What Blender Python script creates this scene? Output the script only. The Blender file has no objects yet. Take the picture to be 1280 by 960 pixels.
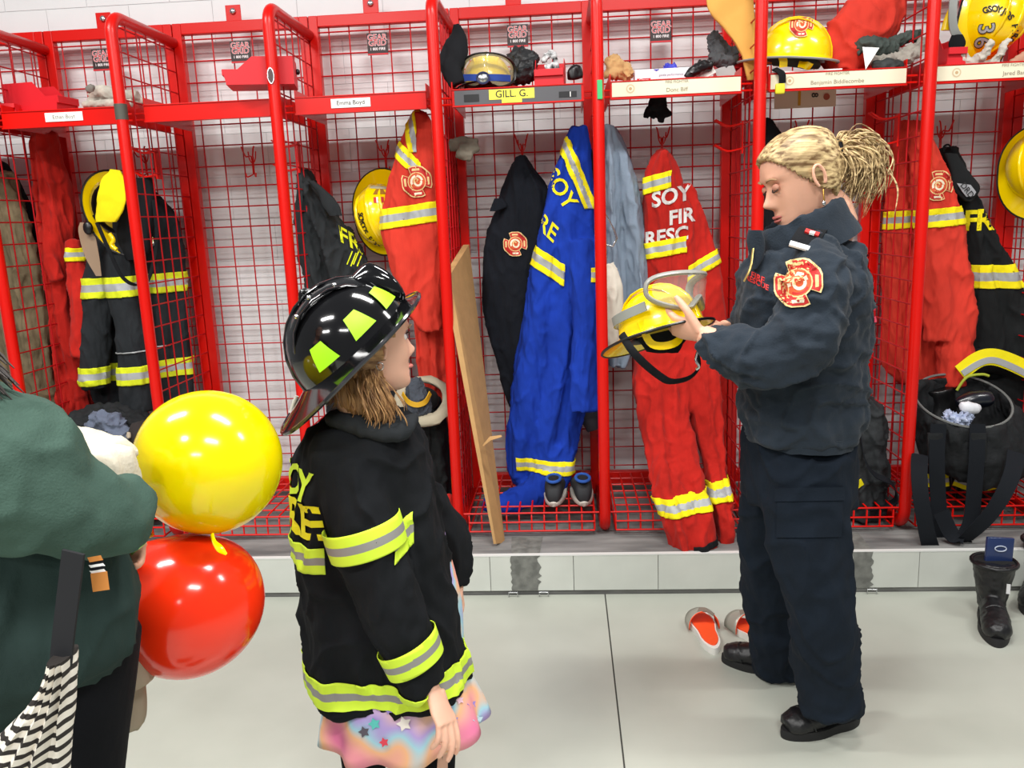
import bpy, bmesh, math, random
from mathutils import Vector, Matrix, noise
from mathutils.bvhtree import BVHTree
PI = math.pi
random.seed(7)
V = Vector
SC = bpy.context.scene
COL = SC.collection

# ------------------------------------------------------------------ camera
F, PITCH, ROLL, YAW, CZ = 1024.06, 0.19807, 0.039215, -0.068453, 1.5086
fw = V((math.sin(YAW)*math.cos(PITCH), math.cos(YAW)*math.cos(PITCH), -math.sin(PITCH)))
r0 = V((math.cos(YAW), -math.sin(YAW), 0)); u0 = r0.cross(fw)
RT = math.cos(ROLL)*r0 - math.sin(ROLL)*u0
UP = math.sin(ROLL)*r0 + math.cos(ROLL)*u0
EYE = V((0, 0, CZ))
cd = bpy.data.cameras.new('camera'); cam = bpy.data.objects.new('camera', cd); COL.objects.link(cam)
cd.sensor_width = 36; cd.lens = F/1280*36; cd.clip_start = .02
m = Matrix((RT, UP, -fw)).transposed().to_4x4(); m.translation = EYE
cam.matrix_world = m
SC.camera = cam
# ------------------------------------------------------------------ light and exposure
SC.view_settings.view_transform = 'Standard'; SC.view_settings.look = 'None'
SC.view_settings.gamma = 1; SC.view_settings.use_curve_mapping = False
SC.view_settings.exposure = 0.36
w = bpy.data.worlds.new('world'); SC.world = w; w.use_nodes = True
w.node_tree.nodes['Background'].inputs[0].default_value = (.93, .96, 1, 1)
w.node_tree.nodes['Background'].inputs[1].default_value = 0.17
def area(x, y, z, sx, sy, p):
    l = bpy.data.lights.new('ceiling_lamp_light', 'AREA'); l.shape = 'RECTANGLE'; l.size = sx; l.size_y = sy
    l.energy = p; l.color = (1, .985, .96)
    o = bpy.data.objects.new('ceiling_lamp_light', l); COL.objects.link(o); o.location = (x, y, z)
LAMPS = [(-2.3, 1.7, 66), (0.4, 1.7, 58), (3.0, 1.7, 44), (-1.8, -.6, 84), (.9, -.6, 66), (-2.8, -3.4, 110), (.0, -3.4, 70)]
for x, y, p_ in LAMPS: area(x, y, 3.7, 1.2, .3, p_)

# ------------------------------------------------------------------ helpers
def at(px, py, Y):
    d = fw*F + (px-640)*RT - (py-480)*UP
    return EYE + d*(Y/d.y)
def pz(px, py, z):
    d = fw*F + (px-640)*RT - (py-480)*UP
    return EYE + d*((z-CZ)/d.z)
def ppm(p):                       # pixels per metre at a point
    return F/max(.2, (V(p)-EYE).dot(fw))
def hexc(h):
    c = [int(h[i:i+2], 16)/255 for i in (0, 2, 4)]
    return tuple((v/12.92 if v <= .04045 else ((v+.055)/1.055)**2.4) for v in c)+(1,)
MATS = {}
def mat(name, col, rough=.6, metal=0, bump=0, bscale=40, var=0, vscale=6, coat=0, fold=0, fscale=(9, 9, 3), sheen=0, alpha=1, trans=0, sss=0, emit=0, ior=None, col2=None, stretch=None, spec=.5):
    if name in MATS: return MATS[name]
    m = bpy.data.materials.new(name); m.use_nodes = True; MATS[name] = m
    nt = m.node_tree; N = nt.nodes; L = nt.links; b = N['Principled BSDF']
    c = hexc(col)
    b.inputs['Base Color'].default_value = c; b.inputs['Roughness'].default_value = rough
    b.inputs['Metallic'].default_value = metal; b.inputs['Coat Weight'].default_value = coat
    b.inputs['Specular IOR Level'].default_value = spec
    b.inputs['Coat Roughness'].default_value = .08
    b.inputs['Sheen Weight'].default_value = sheen
    if ior: b.inputs['IOR'].default_value = ior
    if alpha < 1: b.inputs['Alpha'].default_value = alpha
    if trans: b.inputs['Transmission Weight'].default_value = trans
    if sss: b.inputs['Subsurface Weight'].default_value = sss; b.inputs['Subsurface Radius'].default_value = (.01, .005, .003); b.inputs['Subsurface Scale'].default_value = 1
    if emit: b.inputs['Emission Color'].default_value = c; b.inputs['Emission Strength'].default_value = emit
    tc = N.new('ShaderNodeTexCoord')
    def nz(scale, det=3, st=None):
        n = N.new('ShaderNodeTexNoise'); n.inputs['Scale'].default_value = scale; n.inputs['Detail'].default_value = det
        if st:
            mp = N.new('ShaderNodeMapping'); mp.inputs['Scale'].default_value = st
            L.new(tc.outputs['Object'], mp.inputs[0]); L.new(mp.outputs[0], n.inputs['Vector'])
        else: L.new(tc.outputs['Object'], n.inputs['Vector'])
        return n
    if var or col2:
        n = nz(vscale, 4, stretch); mx = N.new('ShaderNodeMix'); mx.data_type = 'RGBA'
        cr = N.new('ShaderNodeMapRange'); cr.inputs[1].default_value = .35; cr.inputs[2].default_value = .65
        L.new(n.outputs[0], cr.inputs[0]); L.new(cr.outputs[0], mx.inputs[0])
        if col2: a_, b_ = c, hexc(col2)
        else:
            a_ = tuple(min(1, v*(1-var)) for v in c[:3])+(1,); b_ = tuple(min(1, v*(1+var)) for v in c[:3])+(1,)
        mx.inputs[6].default_value = a_; mx.inputs[7].default_value = b_
        L.new(mx.outputs[2], b.inputs['Base Color'])
    prev = None
    for amt, sc, st, dist in ((fold, 1, fscale, .02), (bump, bscale, None, .002)):
        if amt:
            n = nz(sc, 3, st); bp = N.new('ShaderNodeBump'); bp.inputs['Strength'].default_value = amt
            bp.inputs['Distance'].default_value = dist
            L.new(n.outputs[0], bp.inputs['Height'])
            if prev: L.new(prev.outputs[0], bp.inputs['Normal'])
            prev = bp
    if prev: L.new(prev.outputs[0], b.inputs['Normal'])
    return m
def cloth(name, col, **k):
    d = dict(rough=.95, bump=.35, bscale=420, var=.12, vscale=9, fold=.8, fscale=(18, 18, 6), sheen=0, spec=.2); d.update(k)
    return mat(name, col, **d)

def tag(o, label=None, cat=None, group=None, kind=None):
    if label: o['label'] = label
    if cat: o['category'] = cat
    if group: o['group'] = group
    if kind: o['kind'] = kind
    return o
BASE = {}
def thing(name, label, cat, loc=(0, 0, 0), group=None):
    o = bpy.data.objects.new(name, None); COL.objects.link(o); o.location = loc; o.empty_display_size = .05
    BASE[o.name] = V(loc)
    return tag(o, label, cat, group)
def mesh_of(src, name='m'):
    if isinstance(src, bmesh.types.BMesh):
        me = bpy.data.meshes.new(name); src.to_mesh(me); src.free(); return me
    return src
def ob(name, src, mt, parent=None, smooth=True, label=None, cat=None, group=None, kind=None, flatang=None):
    me = mesh_of(src, name); me.name = name
    mts = mt if isinstance(mt, (list, tuple)) else [mt]
    me.materials.clear()
    for m_ in mts: me.materials.append(m_)
    if parent is not None:
        b = BASE.get(parent.name, V())
        if b.length > 0 and not me.get('moved'):
            me.transform(Matrix.Translation(-b)); me['moved'] = 1
    me.polygons.foreach_set('use_smooth', [bool(smooth)]*len(me.polygons))
    if smooth and len(me.polygons) < 6000: me.set_sharp_from_angle(angle=math.radians(flatang or 52))
    o = bpy.data.objects.new(name, me); COL.objects.link(o)
    if parent is not None: o.parent = parent; BASE[o.name] = BASE.get(parent.name, V())
    return tag(o, label, cat, group, kind)

def new(): return bmesh.new()
def join(*bms):
    out = bms[0]
    for b in bms[1:]:
        me = bpy.data.meshes.new('t'); b.to_mesh(me); out.from_mesh(me); b.free(); bpy.data.meshes.remove(me)
    return out
def xf(bm, M_): bmesh.ops.transform(bm, matrix=M_, verts=bm.verts); return bm
def box(x0, x1, y0, y1, z0, z1, bev=0, bm=None):
    bm2 = new(); bmesh.ops.create_cube(bm2, size=1)
    xf(bm2, Matrix.Translation(((x0+x1)/2, (y0+y1)/2, (z0+z1)/2)) @ Matrix.Diagonal((x1-x0, y1-y0, z1-z0, 1)))
    if bev: bmesh.ops.bevel(bm2, geom=bm2.edges[:], offset=bev, segments=2, profile=.5, affect='EDGES')
    return join(bm, bm2) if bm else bm2
def catmull(pts, n=6):
    if len(pts) < 3: return [V(p) for p in pts]
    P = [V(p) for p in pts]; P = [P[0]*2-P[1]]+P+[P[-1]*2-P[-2]]; out = []
    for i in range(1, len(P)-2):
        for k in range(n):
            t = k/n; a, b, c, d = P[i-1:i+3]
            out.append(.5*((2*b)+(c-a)*t+(2*a-5*b+4*c-d)*t*t+(3*b-a-3*c+d)*t**3))
    out.append(P[-2]); return out
def loft(rings, cap=True, closed=False):
    bm = new(); R = [[bm.verts.new(p) for p in r] for r in rings]; n = len(rings[0])
    rng = range(len(R)) if closed else range(len(R)-1)
    for i in rng:
        a, b = R[i], R[(i+1) % len(R)]
        for j in range(n):
            k = (j+1) % n; bm.faces.new((a[j], a[k], b[k], b[j]))
    if cap and not closed:
        for r, rev in ((R[0], True), (R[-1], False)):
            c = sum((v.co for v in r), V())/n; cv = bm.verts.new(c)
            for j in range(n):
                k = (j+1) % n
                bm.faces.new((cv, r[k], r[j]) if rev else (cv, r[j], r[k]))
    return bm
def tube(pts, r, n=8, cap=True, side=None, closed=False, smooth=0):
    """sweep; r = float | list of floats | list of (ru, rv); side = preferred u direction"""
    P = [V(p) for p in pts]
    R = list(r) if isinstance(r, (list, tuple)) else [r]*len(P)
    R = [(x, x) if not isinstance(x, (tuple, list)) else x for x in R]
    if smooth:
        Q = catmull(P, smooth); Rv = catmull([V((a, b, 0)) for a, b in R], smooth) if len(P) > 2 else [V((a, b, 0)) for a, b in R]
        P = Q; R = [(max(v.x, 1e-4), max(v.y, 1e-4)) for v in Rv]
    rings = []; u = V(side) if side else None
    for i, p in enumerate(P):
        if closed: t = P[(i+1) % len(P)]-P[i-1]
        else: t = P[min(i+1, len(P)-1)]-P[max(i-1, 0)]
        t.normalize()
        if u is None: u = t.orthogonal()
        if side: u = V(side)
        u = (u-t*u.dot(t)); u.normalize(); v = t.cross(u)
        rings.append([p+u*(R[i][0]*math.cos(a))+v*(R[i][1]*math.sin(a)) for a in [2*PI*j/n for j in range(n)]])
    return loft(rings, cap, closed)
def ball(c, r, seg=20, M3=None):
    bm = new(); bmesh.ops.create_uvsphere(bm, u_segments=seg, v_segments=max(6, seg//2), radius=1)
    s = (r, r, r) if not isinstance(r, (tuple, list)) else r
    xf(bm, Matrix.Translation(c) @ (M3.to_4x4() if M3 else Matrix.Identity(4)) @ Matrix.Diagonal((*s, 1))); return bm
def sweepstrip(pts, wdir, wd, th, smooth=6, bow=0):
    """flat strap following pts, width direction wdir"""
    P = catmull(pts, smooth); W = V(wdir).normalized(); rings = []
    for i, p in enumerate(P):
        t = (P[min(i+1, len(P)-1)]-P[max(i-1, 0)]).normalized(); ww = (W-t*W.dot(t)).normalized(); n = t.cross(ww)
        rings.append([p+ww*wd/2+n*th/2, p-ww*wd/2+n*th/2, p-ww*wd/2-n*th/2, p+ww*wd/2-n*th/2])
    return loft(rings)
def fbm(p, o=3):
    return noise.fractal(p, .6, 2.1, o)
def wrinkle(bm, amp, sc=(12, 12, 4), seed=0, o=3):
    """soft folds plus sharper creases, both stretched down the cloth"""
    bm.normal_update(); S = V((seed*3.1, seed*1.7, seed*.9)); mv = []
    for v in bm.verts:
        p = V((v.co.x*sc[0], v.co.y*sc[1], v.co.z*sc[2]))+S
        w = noise.noise_vector(p*.6)*.8; q = p+w
        rd = 1-abs(noise.noise(q*1.15))*2.2; rd = max(0, rd)**3
        mv.append(v.normal*(amp*(fbm(p, o)*1.1+rd*1.1-.3)))
    for v, d in zip(bm.verts, mv): v.co += d
    return bm
def subsurf(src, lv=1):
    me = mesh_of(src); o = bpy.data.objects.new('t', me); COL.objects.link(o)
    md = o.modifiers.new('s', 'SUBSURF'); md.levels = lv
    return bake(o)
def bake(o):
    dg = bpy.context.evaluated_depsgraph_get(); me = bpy.data.meshes.new_from_object(o.evaluated_get(dg))
    old = o.data; bpy.data.objects.remove(o); bpy.data.meshes.remove(old)
    bm = new(); bm.from_mesh(me); bpy.data.meshes.remove(me); return bm
def fuse(bms, vox=.008, sm=6, fac=.5):
    me = mesh_of(join(*bms)); o = bpy.data.objects.new('t', me); COL.objects.link(o)
    md = o.modifiers.new('r', 'REMESH'); md.mode = 'VOXEL'; md.voxel_size = vox
    if sm: md = o.modifiers.new('s', 'SMOOTH'); md.iterations = sm; md.factor = fac
    return bake(o)
def rows(L, Y, th, n=40, m=4, sq=2.4, fold=0, fk=5, seed=0, droop=0):
    """hanging cloth body: L = [(py, xl, xr[, Y offset[, thickness]])] in photo pixels laid on depth Y, th = thickness in m"""
    K = []
    for r in L:
        y = Y+(r[3] if len(r) > 3 else 0); a = at(r[1], r[0], y); b = at(r[2], r[0], y)
        K.append((a, b, r[4] if len(r) > 4 else th))
    A = catmull([k[0] for k in K], m); B = catmull([k[1] for k in K], m); T = catmull([V((k[2], 0, 0)) for k in K], m)
    rings = []; tot = len(A)
    for i, (a, b) in enumerate(zip(A, B)):
        c = (a+b)/2; u = (b-a)/2; h = max(T[i].x, .004)/2; ring = []
        for j in range(n):
            t = 2*PI*j/n; cs, sn = math.cos(t), math.sin(t)
            x = abs(cs)**(2/sq)*(1 if cs > 0 else -1); y = abs(sn)**(2/sq)*(1 if sn > 0 else -1)
            f = 0
            if fold:
                q = fbm(V((x*fk*.5+seed*7.3, i/tot*1.3+seed, sn*.3)), 2)+.6*math.sin(x*fk*1.7+seed*2.1+2.2*fbm(V((seed, i/tot*2.2, x)), 2))
                f = fold*q*min(1, i/tot*5+.25)
            ring.append(c+u*x+V((0, 1, 0))*((h*y)+(f if sn < 0 else f*.4)))
        rings.append(ring)
    return loft(rings)
def band(src, co, no, hw, mats, parent, off=.003, silver=.36, clips=(), name='reflective_stripe', label=None):
    """cut a band out of mesh object src between two planes, lifted off the cloth"""
    bm = new(); bm.from_mesh(src.data); no = V(no).normalized(); b = BASE.get(src.name, V()); co = V(co)-b
    def cut(c, n_, clr=True):
        bmesh.ops.bisect_plane(bm, geom=bm.verts[:]+bm.edges[:]+bm.faces[:], plane_co=c, plane_no=n_, clear_outer=clr)
    cut(co+no*hw, no); cut(co-no*hw, -no)
    for c, n_ in clips: cut(V(c)-b, V(n_).normalized())
    if silver:
        cut(co+no*hw*silver, no, False); cut(co-no*hw*silver, no, False)
    if not bm.faces: bm.free(); return None
    bm.normal_update(); bm.verts.ensure_lookup_table()
    for v, d in [(v, v.normal.copy()) for v in bm.verts]: v.co += d*off
    seen = set(); out = None
    for v0 in bm.verts:                     # every loose length of tape is a piece of its own
        if v0.index in seen: continue
        st, isl = [v0], []; seen.add(v0.index)
        while st:
            q = st.pop(); isl.append(q)
            for e in q.link_edges:
                w_ = e.other_vert(q)
                if w_.index not in seen: seen.add(w_.index); st.append(w_)
        if len(isl) < 24: continue
        idx = {q.index: i for i, q in enumerate(isl)}; fs = {f for q in isl for f in q.link_faces}
        me = bpy.data.meshes.new(name); me.from_pydata([q.co[:] for q in isl], [], [[idx[q.index] for q in f.verts] for f in fs]); me['moved'] = 1
        o = ob(name, me, mats, parent, label=label); out = out or o
        if silver:
            for p in me.polygons: p.material_index = 1 if abs((p.center-co).dot(no)) < hw*silver else 0
        md = o.modifiers.new('thick', 'SOLIDIFY'); md.thickness = .002; md.offset = 1
    bm.free(); return out
def bvh(o):
    bm = new(); bm.from_mesh(o.data); bmesh.ops.transform(bm, matrix=Matrix.Translation(BASE.get(o.name, V())), verts=bm.verts)
    t = BVHTree.FromBMesh(bm); bm.free(); return t
def gridcut(bm, step):
    xs = [v.co.x for v in bm.verts]; ys = [v.co.y for v in bm.verts]
    for ax, lo, hi in ((0, min(xs), max(xs)), (1, min(ys), max(ys))):
        k = lo+step
        while k < hi:
            c = V((k, 0, 0)) if ax == 0 else V((0, k, 0)); n_ = V((1, 0, 0)) if ax == 0 else V((0, 1, 0))
            bmesh.ops.bisect_plane(bm, geom=bm.verts[:]+bm.edges[:]+bm.faces[:], plane_co=c, plane_no=n_); k += step
    return bm
def project(bm, tree, org, u, v, d, off=.003):
    org = V(org); u = V(u).normalized(); v = V(v).normalized(); d = V(d).normalized(); dead = []
    if tree and d.y > .999: d = (org-EYE).normalized()       # laid on along the line it was measured on
    for vt in bm.verts:
        p = org+u*vt.co.x+v*vt.co.y; h = tree.ray_cast(p-d*.35, d, .8) if tree else (p, None, 0, 0)
        if h[0] is None: dead.append(vt)
        else: vt.co = h[0]-d*(off+vt.co.z)
    if dead: bmesh.ops.delete(bm, geom=dead, context='VERTS')
    return bm
def textbm(s, size, bold=.0, step=.012, align='CENTER', sx=1):
    c = bpy.data.curves.new('t', 'FONT'); c.body = s; c.size = size; c.offset = bold*size; c.align_x = align; c.align_y = 'CENTER'
    c.resolution_u = 3; o = bpy.data.objects.new('t', c); COL.objects.link(o)
    dg = bpy.context.evaluated_depsgraph_get(); me = bpy.data.meshes.new_from_object(o.evaluated_get(dg))
    bpy.data.objects.remove(o); bpy.data.curves.remove(c)
    bm = new(); bm.from_mesh(me); bpy.data.meshes.remove(me)
    if sx != 1: xf(bm, Matrix.Diagonal((sx, 1, 1, 1)))
    bmesh.ops.remove_doubles(bm, verts=bm.verts, dist=1e-6)
    return gridcut(bm, step) if step else bm
def polybm(pts, step=0, z=0):
    bm = new(); bm.faces.new([bm.verts.new((p[0], p[1], z)) for p in pts])
    bmesh.ops.triangulate(bm, faces=bm.faces[:])
    return gridcut(bm, step) if step else bm
def write(s, size, mt, parent, tree, org, u, v, d, bold=.02, step=.012, off=.004, name='lettering', sx=1, label=None):
    bm = project(textbm(s, size, bold, step, sx=sx), tree, org, u, v, d, off)
    return ob(name, bm, mt, parent, smooth=False, label=label)
def ngon(n, r, rot=0, cx=0, cy=0, sy=1): return [(cx+r*math.cos(rot+2*PI*k/n), cy+r*sy*math.sin(rot+2*PI*k/n)) for k in range(n)]
def crosspts(s, flare=1.0):
    P = []
    for k in range(4):
        a = k*PI/2+PI/2; c, sn = math.cos(a), math.sin(a)
        for x, y in ((.20, .26), (.50*flare, .98), (.25, 1.08), (-.25, 1.08), (-.50*flare, .98), (-.20, .26)):
            x, y = x*s, y*s
            P.append((x*sn+y*c, -x*c+y*sn))
    return P
def crest(parent, tree, org, u, v, d, s, off=.007, name='crest_patch'):
    """fire service cross patch built in thin layers"""
    gold, red, cream, org_, blk = mat('thread_gold', 'E9C98A', .7), mat('thread_red', 'C0201C', .7), mat('thread_cream', 'EFE4C8', .7), mat('thread_orange', 'D2562A', .7), mat('thread_black', '1A1413', .8)
    st = s*.13
    def sc(P, k): return [(x*k, y*k) for x, y in P]
    bms = []; mats = [gold, red, cream, org_, blk]
    def lay(bm, mi, z):
        for vt in bm.verts: vt.co.z += z
        for f in bm.faces: f.material_index = mi
        bms.append(bm)
    def grow(P, k):
        return [(x+k*math.copysign(1, x) if abs(x) > 1e-9 else x, y+k*math.copysign(1, y)) for x, y in P]
    lay(polybm(grow(crosspts(s), s*.07), st), 0, 0)
    lay(polybm(crosspts(s), st), 1, .0008)
    for k in range(4):
        a = k*PI/2; c, sn = math.cos(a), math.sin(a)
        q = [(-.30, .80), (.30, .80), (.27, .96), (-.27, .96)]
        lay(polybm([((x*c-y*sn)*s, (x*sn+y*c)*s) for x, y in q], st), 2 if k == 2 else 0, .0012)
    lay(polybm(ngon(20, s*.70), st), 0, .0012); lay(polybm(ngon(20, s*.63), st), 3, .0018)
    arc = lambda r, a0, a1, w_, cx=0, cy=0: [(cx+r*math.cos(a0+(a1-a0)*k/8), cy+r*math.sin(a0+(a1-a0)*k/8)) for k in range(9)]+[(cx+(r-w_)*math.cos(a1+(a0-a1)*k/8), cy+(r-w_)*math.sin(a1+(a0-a1)*k/8)) for k in range(9)]
    lay(polybm(arc(s*.50, .2, 3.6, s*.17)), 2, .0024); lay(polybm(arc(s*.34, 3.0, 6.6, s*.15, s*.08, -s*.03)), 2, .0026)
    lay(polybm(arc(s*.2, 0, 4.5, s*.1, -s*.06, s*.08)), 0, .0028); lay(polybm(arc(s*.56, 4.2, 5.8, s*.09)), 1, .0026)
    lay(polybm([(-.16*s, -.93*s), (.16*s, -.93*s), (.16*s, -.80*s), (-.16*s, -.80*s)]), 2, .0016)
    lay(polybm(ngon(6, s*.06, 0, 0, -.865*s)), 1, .002)
    b = join(*bms); me_idx = b
    b = project(b, tree, org, u, v, d, off)
    me = mesh_of(b); idx = [p.material_index for p in me.polygons]
    o = ob(name, me, mats, parent, smooth=False, label='maltese cross shaped embroidered fire patch in red and gold')
    for p, i in zip(me.polygons, idx): p.material_index = i
    return o
def copy_tree(o, parent=None):
    c = o.copy(); COL.objects.link(c)
    if parent is not None: c.parent = parent
    for ch in list(o.children): copy_tree(ch, c)
    return c

# ------------------------------------------------------------------ shared materials
RED = mat('red_powder_coat', 'D20E04', .32, bump=.1, bscale=300, spec=.35)
REDW = mat('red_wire_coat', 'B80C16', .4, spec=.3)
YEL = cloth('stripe_yellow', 'E8F02A', var=.05, fold=0, bump=.3); SIL = mat('stripe_silver', 'A9ACAD', .5, .15, bump=.3, bscale=600)
YEL2 = cloth('stripe_gold_yellow', 'F5E51E', var=.05, fold=0, bump=.3)
REDC = cloth('red_coverall_cloth', 'B5221A', fold=.6, sheen=.05)
BLK = cloth('black_cloth', '17181B'); NAVY = cloth('navy_fleece', '252D36', bump=.6, bscale=250, fold=.25, sheen=.08)
DGREY = cloth('dark_grey_cloth', '2C2F31')
BLKP = mat('black_plastic', '0D0D0F', .35); BLKG = mat('black_gloss', '08080A', .08, coat=1)
YELP = mat('yellow_helmet_shell', 'FFDA00', .22, coat=.6)
WHT = mat('white_print', 'EDEDEA', .7); CHR = mat('bright_steel', 'C9CACC', .25, 1)
SKIN = mat('skin', 'DDA78C', .5, sss=.12, var=.06, vscale=14, bump=.1, bscale=300)
# ================================================================== SETTING
FY, BY, CURBY, CURBZ, WALLY = 3.316, 3.872, 3.106, .1734, 3.99
conc = mat('floor_concrete', 'B2B5AA', .38, col2='A7AA9F', vscale=2.2, bump=.08, bscale=60)
floor = ob('floor', box(-4.5, 4.5, -2.5, CURBY+.02, -.06, -.004), mat('floor_joint_filler', '3A3A36', .8), kind='structure')
def slab(x0, x1):
    return ob('slab', box(x0, x1, -2.5, CURBY+.01, -.02, 0, .0015), conc, floor, smooth=False)
slab(-4.5, .130); slab(.1345, 4.5)
# curb the lockers stand on
ctop = mat('curb_top_concrete', '8B8B88', .75, col2='5E5E5D', vscale=3, stretch=(1, 5, 5), bump=.4, bscale=80)
curb = ob('trim_1', box(-4.5, 4.5, CURBY+.012, WALLY, -.02, CURBZ), ctop, smooth=False, kind='structure', label='raised concrete curb under the lockers with grey dirty top')
ctile = mat('curb_face_tile', 'C6C9C1', .35, var=.05, vscale=5)
tb = box(-.1685, .1685, 0, .012, .022, CURBZ+.001, .0012); tme = None
X = -.332-.339*10
while X < 4.3:
    if tme is None:
        o = ob('tile', tb, ctile, curb, smooth=False); tme = o.data
    else:
        o = bpy.data.objects.new('tile', tme); COL.objects.link(o); o.parent = curb
    o.location = (X+.1695, CURBY, 0); X += .339
ob('metal_edging', box(-4.5, 4.5, CURBY-.001, CURBY+.02, CURBZ-.002, CURBZ+.003), mat('edge_steel', 'D5D6D2', .5), curb, smooth=False)
pm = mat('dark_sealant', '6C6D68', .8, bump=.5, bscale=60, var=.25, vscale=30)
for a, b in ((640, 675), (1065, 1090)):
    xa, xb = at(a, 720, CURBY).x, at(b, 720, CURBY).x; pts = []
    for k in range(13): pts.append((xa+random.uniform(-.006, .006), .024+k*.0125))
    for k in range(13): pts.append((xb+random.uniform(-.012, .008), .024+(12-k)*.0125))
    bm = polybm(pts); bmesh.ops.triangulate(bm, faces=bm.faces[:])
    bm = xf(bm, Matrix.Translation((0, CURBY-.0015, 0)) @ Matrix.Rotation(PI/2, 4, 'X'))
    o = ob('sealant_patch', bm, pm, curb, smooth=False)
    bm = polybm([(xa, CURBY), (xb, CURBY), (xb+.01, CURBY+.2), (xa-.01, CURBY+.2)]); xf(bm, Matrix.Translation((0, 0, CURBZ+.0015)))
    ob('sealant_patch', bm, pm, curb, smooth=False)
for px in (642, 680, 1088):
    x = at(px, 748, CURBY).x
    ob('floor_clip', tube([(x-.018, CURBY-.012, .002), (x-.018, CURBY-.012, .02), (x+.018, CURBY-.012, .02), (x+.018, CURBY-.012, .002)], .003, 6), CHR, curb)
# painted block wall: a joint wall with each block proud of it
pw = mat('white_block_paint', 'E4E6E6', .55, bump=.3, bscale=45, var=.02)
wall = ob('wall_back', box(-4.5, 4.5, WALLY, WALLY+.15, -.02, 3.1), mat('white_joint_paint', 'D6D8D8', .7), smooth=False, kind='structure')
bme = None
z0 = 2.56-.2*12
for r in range(15):
    z = z0+.2*r
    for k in range(-10, 11):
        x = .4*k+(.2 if r % 2 else 0)
        if abs(x) > 3.9: continue
        if bme is None:
            o = ob('block', box(-.1988, .1988, -.003, 0, .0012, .1988, .0008), pw, wall, smooth=False); bme = o.data
        else:
            o = bpy.data.objects.new('block', bme); COL.objects.link(o); o.parent = wall
        o.location = (x, WALLY, z)

# ================================================================== LOCKERS
PX = {-5: -2.98, -4: -2.352, -3: -1.745, -2: -1.116, -1: -.479, 0: .147, 1: .758, 2: 1.382, 3: 1.967, 4: 2.60}
ZT, ZB, ZH = 2.434, .1734, 2.352
SH = 2.022
def wires(bm, segs, r):
    for a, b in segs: bm = join(bm, tube([a, b], r, 5, cap=False))
    return bm
def divider_bm():           # hoop at x=0, world y/z
    R = .075; pts = []
    pts.append(V((0, BY-.02, ZH)))
    for k in range(7):
        a = PI/2*k/6; pts.append(V((0, FY+R-R*math.sin(a), ZH-R+R*math.cos(a))))
    zb = ZB+.0235
    for k in range(7):
        a = PI/2*k/6; pts.append(V((0, FY+R-R*math.cos(a), zb+R-R*math.sin(a))))
    pts.append(V((0, BY-.02, zb)))
    return tube(pts, .0235, 14)
def divmesh_bm():
    bm = new(); y0, y1 = FY+.02, BY-.03
    segs = []
    for k in range(1, 6): y = y0+(y1-y0)*k/6; segs.append(((.004, y, ZB+.04), (.004, y, ZH-.01)))
    z = ZB+.11
    while z < ZH-.03: segs.append(((-.004, y0-.015, z), (-.004, y1+.01, z))); z += .0925
    return wires(bm, segs, .0033)
def backgrid_bm(wd):
    bm = new(); segs = []; n = 6; sp = .0925; x0 = (wd-sp*5)/2
    for k in range(n): segs.append(((x0+sp*k, BY, ZB+.12), (x0+sp*k, BY, ZT-.04)))
    z = 2.364
    while z > ZB+.1: segs.append(((.03, BY-.006, z), (wd-.03, BY-.006, z))); z -= .0932
    return wires(bm, segs, .0034)
def basket_bm(wd):
    bm = new(); segs = []; z1, z0, zs = ZB+.105, ZB+.025, ZB+.065; a, b = .045, wd-.045
    n = 11
    for k in range(n):
        x = a+(b-a)*k/(n-1); bm = join(bm, tube([(x, BY-.03, z1), (x, FY+.012, z1), (x, FY, z1-.012), (x, FY, z0)], .0038, 5))
    for z in (zs, z0): segs.append(((a, FY-.004, z), (b, FY-.004, z)))
    segs.append(((.02, FY-.002, z1), (wd-.025, FY-.002, z1)))
    for k in range(1, 6): y = FY+(BY-FY)*k/6; segs.append(((a, y, z1-.004), (b, y, z1-.004)))
    segs.append(((a, FY, z0), (a, BY-.05, z0))); segs.append(((b, FY, z0), (b, BY-.05, z0)))
    return wires(bm, segs, .0042)
def hookplate_bm(x, z):
    bm = new()
    for s in (-1, 1):
        bm = join(bm, tube([(x+s*.002, BY-.012, z-.10), (x+s*.004, BY-.014, z-.02), (x+s*.016, BY-.05, z-.022), (x+s*.026, BY-.062, z+.012), (x+s*.030, BY-.06, z+.022)], .0035, 6, smooth=3))
        bm = join(bm, tube([(x+s*.004, BY-.014, z-.10), (x+s*.02, BY-.045, z-.112), (x+s*.024, BY-.05, z-.095)], .0032, 6, smooth=3))
    bm = join(bm, tube([(x-.018, BY-.012, z+.004), (x-.014, BY-.014, z-.03), (x, BY-.014, z-.05), (x+.014, BY-.014, z-.03), (x+.018, BY-.012, z+.004)], .003, 6, smooth=3))
    return bm
def sidehook_bm(z):
    """double prong hook on the side mesh"""
    bm = box(-.012, -.006, FY+.25, FY+.29, z-.12, z+.01)
    for dz in (0, -.10):
        for dy in (.0, .03): bm = join(bm, tube([(-.01, FY+.255+dy, z+dz), (-.07, FY+.255+dy, z+dz-.008), (-.12, FY+.255+dy, z+dz+.02)], .0035, 6, smooth=3))
    return bm
div_me = mesh_of(divider_bm()); dm_me = mesh_of(divmesh_bm())
up_me = mesh_of(box(.002, .042, BY-.02, BY+.02, ZB, ZT, .003))
fixp = mat('brand_sign_black', '2A1A1A', .5)
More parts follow.
